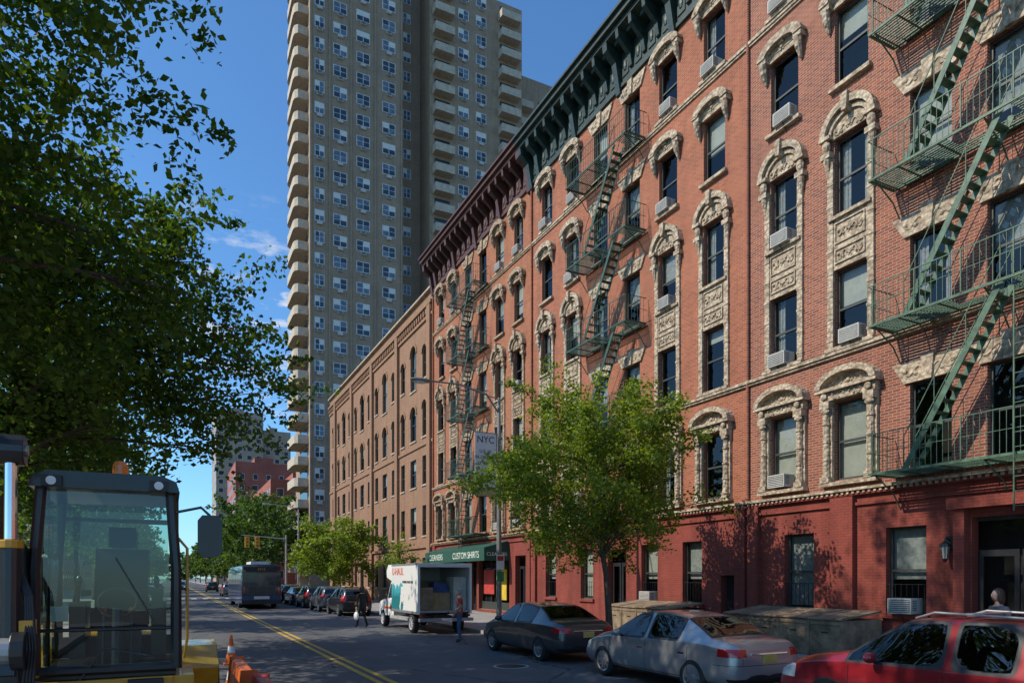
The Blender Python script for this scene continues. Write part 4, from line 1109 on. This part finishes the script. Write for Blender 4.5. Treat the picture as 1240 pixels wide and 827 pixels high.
    y.tube([(-1.19, 6.95, 1.35), (-1.19, 7.0, 2.35)], .085, 14, DK); y.tube([(-1.19, 7.0, 2.35), (-1.19, 7.0, 2.42)], .095, 14, YL); y.tube([(-1.19, 7.0, 2.42), (-1.19, 7.02, 3.1)], .05, 12, CHROME)
    y.tube([(-1.29, 7.03, 3.18), (-1.09, 7.03, 3.18)], .13, 16, DK); y.tube([(-1.32, 7.03, 3.18), (-1.07, 7.03, 3.18)], .05, 12, STEEL)
    for k in range(4): y.tube([(-1.10+k*.025, 6.9, 1.1), (-1.06+k*.02, 6.88, 1.5), (-1.08+k*.015, 6.95, 1.95), (-1.22, 7.15, 2.4)], .015, 6, BLACK)
    y.box(-1.22, -1.02, 6.86, 7.2, .95, 1.2, STEEL); y.tube([(-1.10, 6.85, 1.08), (-1.10, 6.80, 1.08)], .06, 10, STEEL); y.box(-1.12, -1.02, 6.90, 7.1, 1.62, 1.75, YL)
    for x in (-1.6, .55): 
        y.box(x-.1, x+.1, 6.9, 7.35, .0, .12, DK); y.box(x-.05, x+.05, 7.0, 7.2, .12, .8, DK)
    f.build('cab', root, bevel=.008, seg=2); g.build('cab_glass', root); y.build('machine_body', root, bevel=.015, seg=2)
    big = wheel_mesh(.62, .42, 6, YL); sm = wheel_mesh(.42, .3, 6, YL)
    for (x, yy, r2, mm) in ((.32, 9.15, .62, big), (-1.36, 9.15, .62, big), (.1, 11.2, .42, sm), (-1.15, 11.2, .42, sm)):
        o = bpy.data.objects.new('wheel', mm); COL.objects.link(o); o.parent = root; o.location = (x, yy, r2)
        if x < -.5: o.rotation_euler = (0, 0, math.pi)
loader()

def cone(loc, h=.72):
    root = empty('traffic_cone', loc); c = MB()
    c.box(-.18, .18, -.18, .18, 0, .04, ORANGE); c.tube([(0,0,.04),(0,0,h*.4)], [.14,.095], 16, ORANGE); c.tube([(0,0,h*.4),(0,0,h*.62)], [.096,.066], 16, WHITE); c.tube([(0,0,h*.62),(0,0,h)], [.065,.025], 16, ORANGE)
    c.build('cone', root)
cone((1.0, 13.2, 0)); cone((1.35, 18.0, 0))
def barrier(loc, col, n):
    root = empty(n, loc); c = MB()
    c.prism([(-.28,0),(.28,0),(.28,.18),(.12,.42),(.08,.85),(-.08,.85),(-.12,.42),(-.28,.18)], 'y', -.9, .9, col)
    for k in (-.5, .5): c.box(-.2, .2, k-.12, k+.12, .0, .1, BLACK)
    c.build('shell', root, bevel=.03)
barrier((.95, 10.6, 0), ORANGE, 'plastic_road_barrier'); barrier((1.05, 8.4, 0), mat('faded_red_plastic', (.55,.10,.07), .5), 'plastic_road_barrier')

def lamp():
    px, py = 11.0, 23.0
    root = empty('street_lamp', (px, py, .13)); c = MB()
    G = mat('lamp_pole_grey', (.24,.24,.23), .5, metal=.4)
    c.tube([(0,0,0),(0,0,.5),(0,0,.55)], [.19,.17,.11], 8, G); c.tube([(0,0,.55),(0,0,8.7)], [.105,.06], 8, G)
    c.tube([(0,0,8.1),(-.5,0,8.75),(-1.6,0,9.0),(-2.7,0,8.98)], [.04,.035,.03,.03], 8, G); c.tube([(0,0,8.65),(-.45,0,8.72)], .02, 6, G)
    c.ell((-3.05,0,8.96), (.42,.16,.085), G, 14, 8); c.ell((-3.12,0,8.90), (.26,.13,.07), HLIGHT, 12, 6)
    BM = mat('banner_fabric', (.78,.77,.74), .7, var=.06)
    c.tube([(0,0,7.35),(-1.0,0,7.35)], .016, 6, G); c.tube([(0,0,5.0),(-1.0,0,5.0)], .016, 6, G)
    c.box(-.98, -.12, -.006, .006, 5.02, 7.33, BM); c.box(-.98, -.12, -.009, -.0065, 5.02, 5.3, mat('banner_gold', (.55,.42,.2), .7))
    c.box(-.16, .16, -.125, -.118, 2.3, 2.85, WHITE); c.box(-.13, .13, -.128, -.1255, 2.62, 2.8, mat('sign_red', (.5,.03,.03), .5)); c.box(-.14, .14, -.125, -.118, 1.85, 2.22, mat('sign_green', (.03,.22,.08), .5))
    c.build('pole', root, smooth=False)
    ink = mat('banner_ink', (.03,.035,.06), .7)
    text('NYC', .34, ink, (-.55, -.0105, 7.08), (rad(90),0,0), root)
    for i, s in enumerate(('U.S. #1', 'IN ORTHO.', '12 YEARS', 'IN A ROW')): text(s, .17, ink, (-.55, -.0105, 6.65-i*.22), (rad(90),0,0), root)
lamp()
def signal():
    root = empty('traffic_signal', (11.2, 76.5, .13)); c = MB(); G = STEEL; Y = mat('signal_yellow', (.75,.38,.02), .5)
    c.tube([(0,0,0),(0,0,6.6)], [.13,.09], 8, G); c.tube([(0,0,6.2),(-4.5,0,6.5)], [.06,.04], 8, G)
    for x in (-3.9, -2.9):
        c.box(x-.22, x+.22, -.15, .15, 5.2, 6.35, Y)
        for k, m in enumerate((mat('lens_green', (.02,.12,.06), .3), mat('lens_amber', (.25,.13,.01), .3), REDL)):
            c.tube([(x,-.16,5.42+k*.35),(x,-.18,5.42+k*.35)], .11, 12, m); c.tube([(x,-.15,5.54+k*.35),(x,-.34,5.52+k*.35)], .02, 6, Y)
    c.build('mast', root)
signal()
def lamp2(x, y):
    root = empty('street_lamp', (x, y, .13)); c = MB(); G = STEEL
    c.tube([(0,0,0),(0,0,8.6)], [.1,.06], 8, G); c.tube([(0,0,8.2),(-.6,0,8.8),(-2.6,0,9.0)], .035, 8, G); c.ell((-2.9,0,8.96), (.4,.15,.08), G, 12, 6); c.build('pole', root)
lamp2(11.1, 68); lamp2(11.1, 112)

def boxbin(y0, y1, n):
    root = empty('plywood_refuse_enclosure', (0,0,.13)); c = MB(); x0, x1 = 14.75, 16.2
    c.box(x0, x1, y0, y1, 0, .92, WOOD)
    for i in range(n):
        a = y0+(y1-y0)*i/n+.01; b_ = y0+(y1-y0)*(i+1)/n-.01; h = .01*(i % 2)
        c.prism([(x0-.05, .925+h), (x1, 1.10+h), (x1, 1.14+h), (x0-.05, .965+h)], 'y', a, b_, WOOD)
    for i in range(n+1):
        y = y0+(y1-y0-.08)*i/n; c.box(x0-.03, x0-.001, y, y+.08, .02, .9, WOOD)
    for i in range(n):
        a = y0+(y1-y0-.08)*i/n+.09; b_ = y0+(y1-y0-.08)*(i+1)/n-.01
        c.box(x0-.025, x0-.001, a, b_, .02, .10, WOOD); c.box(x0-.025, x0-.001, a, b_, .80, .88, WOOD)
        y = (a+b_)/2; c.box(x0-.02, x0-.001, y-.10, y+.10, .6, .63, BLACK)
    c.build('panels', root, bevel=.006, seg=1)
boxbin(11.3, 15.3, 4); boxbin(17.8, 21.4, 4)

def awning():
    root = empty('shop_awning', (0,0,0)); c = MB(); A = mat('awning_green', (.012,.075,.045), .75, var=.2); y0, y1 = 33.2, 42.6
    c.prism([(W-.02, 4.15), (W-1.5, 3.75), (W-1.5, 3.05), (W-1.46, 3.05), (W-1.46, 3.72), (W-.02, 4.10)], 'y', y0, y1, A)
    for y in (y0, y1-.02): c.prism([(W-.02, 4.10), (W-1.46, 3.72), (W-1.46, 3.05), (W-.02, 3.05)], 'y', y, y+.02, A)
    c.tube([(W-1.44, y0+.1, 3.08), (W-1.44, y1-.1, 3.08)], .018, 6, STEEL)
    c.build('canopy', root)
    tw = mat('awning_lettering', (.7,.72,.62), .6)
    text('CUSTOM SHIRTS', .52, tw, (W-1.507, 35.8, 3.38), (rad(90),0,rad(-90)), root); text('CLEANERS', .52, tw, (W-1.507, 40.6, 3.38), (rad(90),0,rad(-90)), root)
    text('CLEANERS', .26, tw, (W-.75, y0-.006, 3.4), (rad(90),0,0), root)
awning()
sg = empty('shop_window_sign'); c = MB(); c.box(W+.02, W+.06, 33.6, 34.9, .9, 2.6, mat('poster_yellow', (.6,.42,.03), .6)); c.box(W+.02, W+.06, 35.2, 36.6, 1.2, 2.6, mat('poster_red', (.5,.05,.04), .6)); c.build('posters', sg)

def hydrant(loc):
    root = empty('fire_hydrant', loc); c = MB(); m = mat('hydrant_black', (.03,.03,.03), .5); s = mat('hydrant_silver', (.5,.5,.5), .4, metal=.5)
    c.tube([(0,0,0),(0,0,.05),(0,0,.06),(0,0,.5)], [.15,.15,.1,.09], 12, m); c.tube([(0,0,.5),(0,0,.6),(0,0,.68),(0,0,.72)], [.12,.11,.06,.03], 12, s)
    c.tube([(-.16,0,.4),(.16,0,.4)], .05, 10, s); c.tube([(0,-.15,.36),(0,0,.36)], .06, 10, s); c.build('body', root)
hydrant((11.3, 30.5, .13))

# ------------------------------------------------------------------ people
def person(name, loc, heading, J, rad_, cloth, hair, hairm, extra=None):
    root = empty(name, loc, heading)
    edges = [('pel','spi'),('spi','che'),('che','nek'),('nek','hed'),('che','shL'),('shL','elL'),('elL','wrL'),('che','shR'),('shR','elR'),('elR','wrR'),
             ('pel','hiL'),('hiL','knL'),('knL','anL'),('anL','toL'),('pel','hiR'),('hiR','knR'),('knR','anR'),('anR','toR')]
    names = list(J.keys()); names.remove('pel'); names = ['pel']+names
    me = bpy.data.meshes.new('sk'); me.from_pydata([J[n] for n in names], [(names.index(a), names.index(b)) for a, b in edges], [])
    ob = bpy.data.objects.new('sk', me); COL.objects.link(ob); ob.modifiers.new('skin', 'SKIN'); s2 = ob.modifiers.new('ss', 'SUBSURF'); s2.levels = 2; s2.render_levels = 2
    sd = me.skin_vertices[0].data
    for i, n in enumerate(names): sd[i].radius = rad_[n] if hasattr(rad_[n], '__len__') else (rad_[n], rad_[n]); sd[i].use_root = (n == 'pel')
    bpy.context.view_layer.update(); dg = bpy.context.evaluated_depsgraph_get()
    out = bpy.data.meshes.new_from_object(ob.evaluated_get(dg)); bpy.data.objects.remove(ob)
    out.materials.clear()
    for m in (SKIN, cloth['top'], cloth['legs'], cloth['shoe']): out.materials.append(m)
    def seg(p, a, b):
        a, b = Vector(a), Vector(b); t = max(0, min(1, (p-a).dot(b-a)/max(1e-9, (b-a).length_squared))); return (p-(a+(b-a)*t)).length, t
    for p in out.polygons:
        p.use_smooth = True
        best = min(((seg(p.center, J[a], J[b])+(a, b)) for a, b in edges), key=lambda q: q[0]); _, t, a, b = best
        if b in ('hed',): k = 0
        elif b == 'nek': k = 0 if t > .7 else 1
        elif b[:2] == 'wr': k = cloth['sleeve_long']
        elif b[:2] == 'el': k = 1 if (cloth['sleeve_long'] or t < .6) else 0
        elif b[:2] in ('sh', 'ch', 'sp'): k = 1
        elif b[:2] == 'to': k = 3
        elif b[:2] in ('hi', 'kn', 'an'): k = 2 if p.center.z < J['pel'][2]-.02 else 1
        else: k = 1
        if p.center.z < .07: k = 3
        p.material_index = k
    o = bpy.data.objects.new('body', out); COL.objects.link(o); o.parent = root
    c = MB(); hx, hy, hz = J['hed']; cz = hz+.07
    c.ell((hx, hy+.01, cz), (.075, .095, .115), SKIN, 16, 12); c.ell((hx, hy+.105, cz-.012), (.013, .022, .022), SKIN, 8, 6)
    for s in (-1, 1):
        c.ell((hx+s*.03, hy+.092, cz+.015), (.014, .012, .009), WHITE, 8, 6); c.ell((hx+s*.03, hy+.101, cz+.015), (.006, .005, .006), BLACK, 6, 4); c.ell((hx+s*.078, hy, cz), (.012, .024, .034), SKIN, 8, 6)
    c.ell((hx, hy+.095, cz-.055), (.026, .01, .008), mat('lips', (.35,.12,.10), .5), 8, 5)
    c.ell((hx, hy-.020, cz+.040), (.088, .104, .100), hairm, 14, 10)
    if hair == 'long':
        c.ell((hx, hy-.05, cz-.05), (.10, .075, .15), hairm, 12, 10)
        for s in (-1, 1): c.ell((hx+s*.075, hy-.01, cz-.02), (.034, .072, .14), hairm, 8, 8)
    c.build('head', root, smooth=True)
    c = MB()
    for sname in ('L', 'R'):
        w = Vector(J['wr'+sname]); e = Vector(J['el'+sname]); d = (w-e).normalized(); side = Vector((1,0,0)) if abs(d.x) < .8 else Vector((0,1,0))
        f = (side - d*side.dot(d)).normalized(); nn = d.cross(f)
        f, nn = nn, f
        c.tube([tuple(w-d*.01), tuple(w+d*.04), tuple(w+d*.09)], [.024, .034, .03], 8, SKIN)
        for k, ln in enumerate((.065, .078, .072, .055)):
            o0 = w+d*.085+f*(k-1.5)*.019; curl = nn*(.3 if sname == 'L' else -.3)
            c.tube([tuple(o0), tuple(o0+d*ln*.5+curl*ln*.3), tuple(o0+d*ln*.85+curl*ln)], [.0095, .0085, .006], 6, SKIN)
        c.tube([tuple(w+d*.03+f*.025), tuple(w+d*.06+f*.05), tuple(w+d*.09+f*.052)], [.012, .011, .008], 6, SKIN)
    c.build('hands', root, smooth=True)
    if extra: extra(root, J)
    return root
RADM = dict(pel=(.155,.115), spi=(.15,.11), che=(.165,.115), nek=.052, hed=.055, shL=.062, shR=.062, elL=.043, elR=.043, wrL=.028, wrR=.028,
            hiL=.092, hiR=.092, knL=.06, knR=.06, anL=.045, anR=.045, toL=.038, toR=.038)
J1 = dict(pel=(0,0,.95), spi=(0,-.01,1.12), che=(0,0,1.34), nek=(0,.0,1.50), hed=(0,.02,1.58),
    shL=(-.20,0,1.42), elL=(-.26,.02,1.15), wrL=(-.24,.22,1.02), shR=(.20,0,1.42), elR=(.27,-.03,1.14), wrR=(.26,.12,.93),
    hiL=(-.10,0,.88), knL=(-.12,.05,.49), anL=(-.12,-.02,.08), toL=(-.14,.15,.045), hiR=(.10,0,.88), knR=(.12,.0,.49), anR=(.13,-.06,.08), toR=(.16,.10,.045))
shoe = mat('shoe_leather', (.05,.04,.035), .6)
person('man_in_red_shirt', (8.55, 20.9, 0), rad(75), J1, RADM, dict(top=mat('red_shirt', (.55,.08,.06), .9), legs=mat('blue_jeans', (.07,.13,.25), .95), shoe=shoe, sleeve_long=0), 'short', mat('grey_hair', (.4,.4,.39), .9))
J2 = dict(J1); J2.update(knL=(-.10,.16,.50), anL=(-.10,.22,.09), toL=(-.10,.38,.05), knR=(.10,-.02,.48), anR=(.10,-.24,.13), toR=(.10,-.12,.045), elL=(-.25,-.03,1.13), wrL=(-.27,.02,.88), elR=(.25,-.05,1.14), wrR=(.28,.02,.88))
RADF = dict(RADM); RADF.update(che=(.145,.105), spi=(.135,.10), shL=.055, shR=.055, elL=.038, elR=.038)
def bag(root, J):
    c = MB(); x, y, z = J['wrL']; c.tube([(x,y,z-.06),(x,y-.05,z-.2),(x,y-.05,z-.22)], .008, 4, WHITE); c.tube([(x,y,z-.06),(x,y+.07,z-.22)], .008, 4, WHITE)
    c.ell((x, y+.01, z-.38), (.08,.15,.19), WHITE, 12, 8); c.build('carrier_bag', root, smooth=True)
dkc = mat('dark_clothing', (.018,.018,.022), .95)
person('woman_with_bag', (7.35, 28.9, 0), rad(20), J2, RADF, dict(top=dkc, legs=dkc, shoe=shoe, sleeve_long=1), 'long', mat('dark_hair', (.02,.015,.012), .6), extra=bag)
person('woman_on_sidewalk', (13.9, 7.35, .13), rad(65), J2, RADF, dict(top=mat('blouse', (.15,.13,.14), .9), legs=mat('dark_jeans', (.05,.08,.15), .95), shoe=shoe, sleeve_long=0), 'long', mat('brown_hair', (.035,.020,.013), .6))
person('pedestrian', (13.4, 36, .13), rad(180), J2, RADM, dict(top=mat('tan_shirt', (.4,.3,.2), .9), legs=dkc, shoe=shoe, sleeve_long=0), 'short', mat('black_hair', (.02,.015,.012), .6))

# ------------------------------------------------------------------ world, sun, camera
EL, AZ = 40, 12
sv = Vector((-math.cos(rad(EL))*math.cos(rad(AZ)), math.cos(rad(EL))*math.sin(rad(AZ)), math.sin(rad(EL))))
w = bpy.data.worlds.new('World'); scene.world = w; w.use_nodes = True
t = NT(w.node_tree); bgn = t.n['Background']
sky = t.node('ShaderNodeTexSky'); sky.sky_type = 'NISHITA'; sky.sun_disc = False; sky.sun_elevation = rad(EL); sky.sun_rotation = math.atan2(sv.x, sv.y)
sky.air_density = 1.0; sky.dust_density = .5; sky.ozone_density = 1.5
tc = t.node('ShaderNodeTexCoord').outputs['Generated']
nv = t.node('ShaderNodeVectorMath', operation='NORMALIZE', inp={0: tc}).outputs[0]
dd = Vector((.113, 1.062, .363)).normalized()
dist = t.node('ShaderNodeVectorMath', operation='DISTANCE', inp={0: nv, 1: tuple(dd)}).outputs['Value']
scv = t.node('ShaderNodeVectorMath', operation='MULTIPLY', inp={0: nv, 1: (9, 9, 26)}).outputs[0]
cn = t.ramp(t.noise(1.6, 7, .6, scv), .52, .68)
mask = t.m('MULTIPLY', cn, t.ramp(dist, .17, .05))
skc = t.mix(1.0, sky.outputs[0], (.66,1.08,1.42), 'MULTIPLY')
t.l.new(t.mix(mask, skc, (6.0,6.2,6.5)), bgn.inputs[0]); bgn.inputs[1].default_value = .145
sd = bpy.data.lights.new('sun', 'SUN'); sd.energy = 4.7; sd.angle = rad(.5); sd.color = (1, .91, .77)
so = bpy.data.objects.new('sun', sd); COL.objects.link(so); so.rotation_euler = sv.to_track_quat('Z', 'Y').to_euler(); so.location = sv*100

cam = bpy.data.cameras.new('camera'); co = bpy.data.objects.new('camera', cam); COL.objects.link(co)
cam.lens = 24; cam.sensor_width = 36; cam.sensor_fit = 'HORIZONTAL'; cam.clip_end = 5000; cam.clip_start = .05
cam.shift_y = .231
co.location = (0, 0, 2.1); co.rotation_euler = (rad(90), 0, rad(-26.65))
scene.camera = co
scene.view_settings.view_transform = 'Standard'; scene.view_settings.look = 'None'; scene.view_settings.exposure = 0; scene.view_settings.gamma = 1
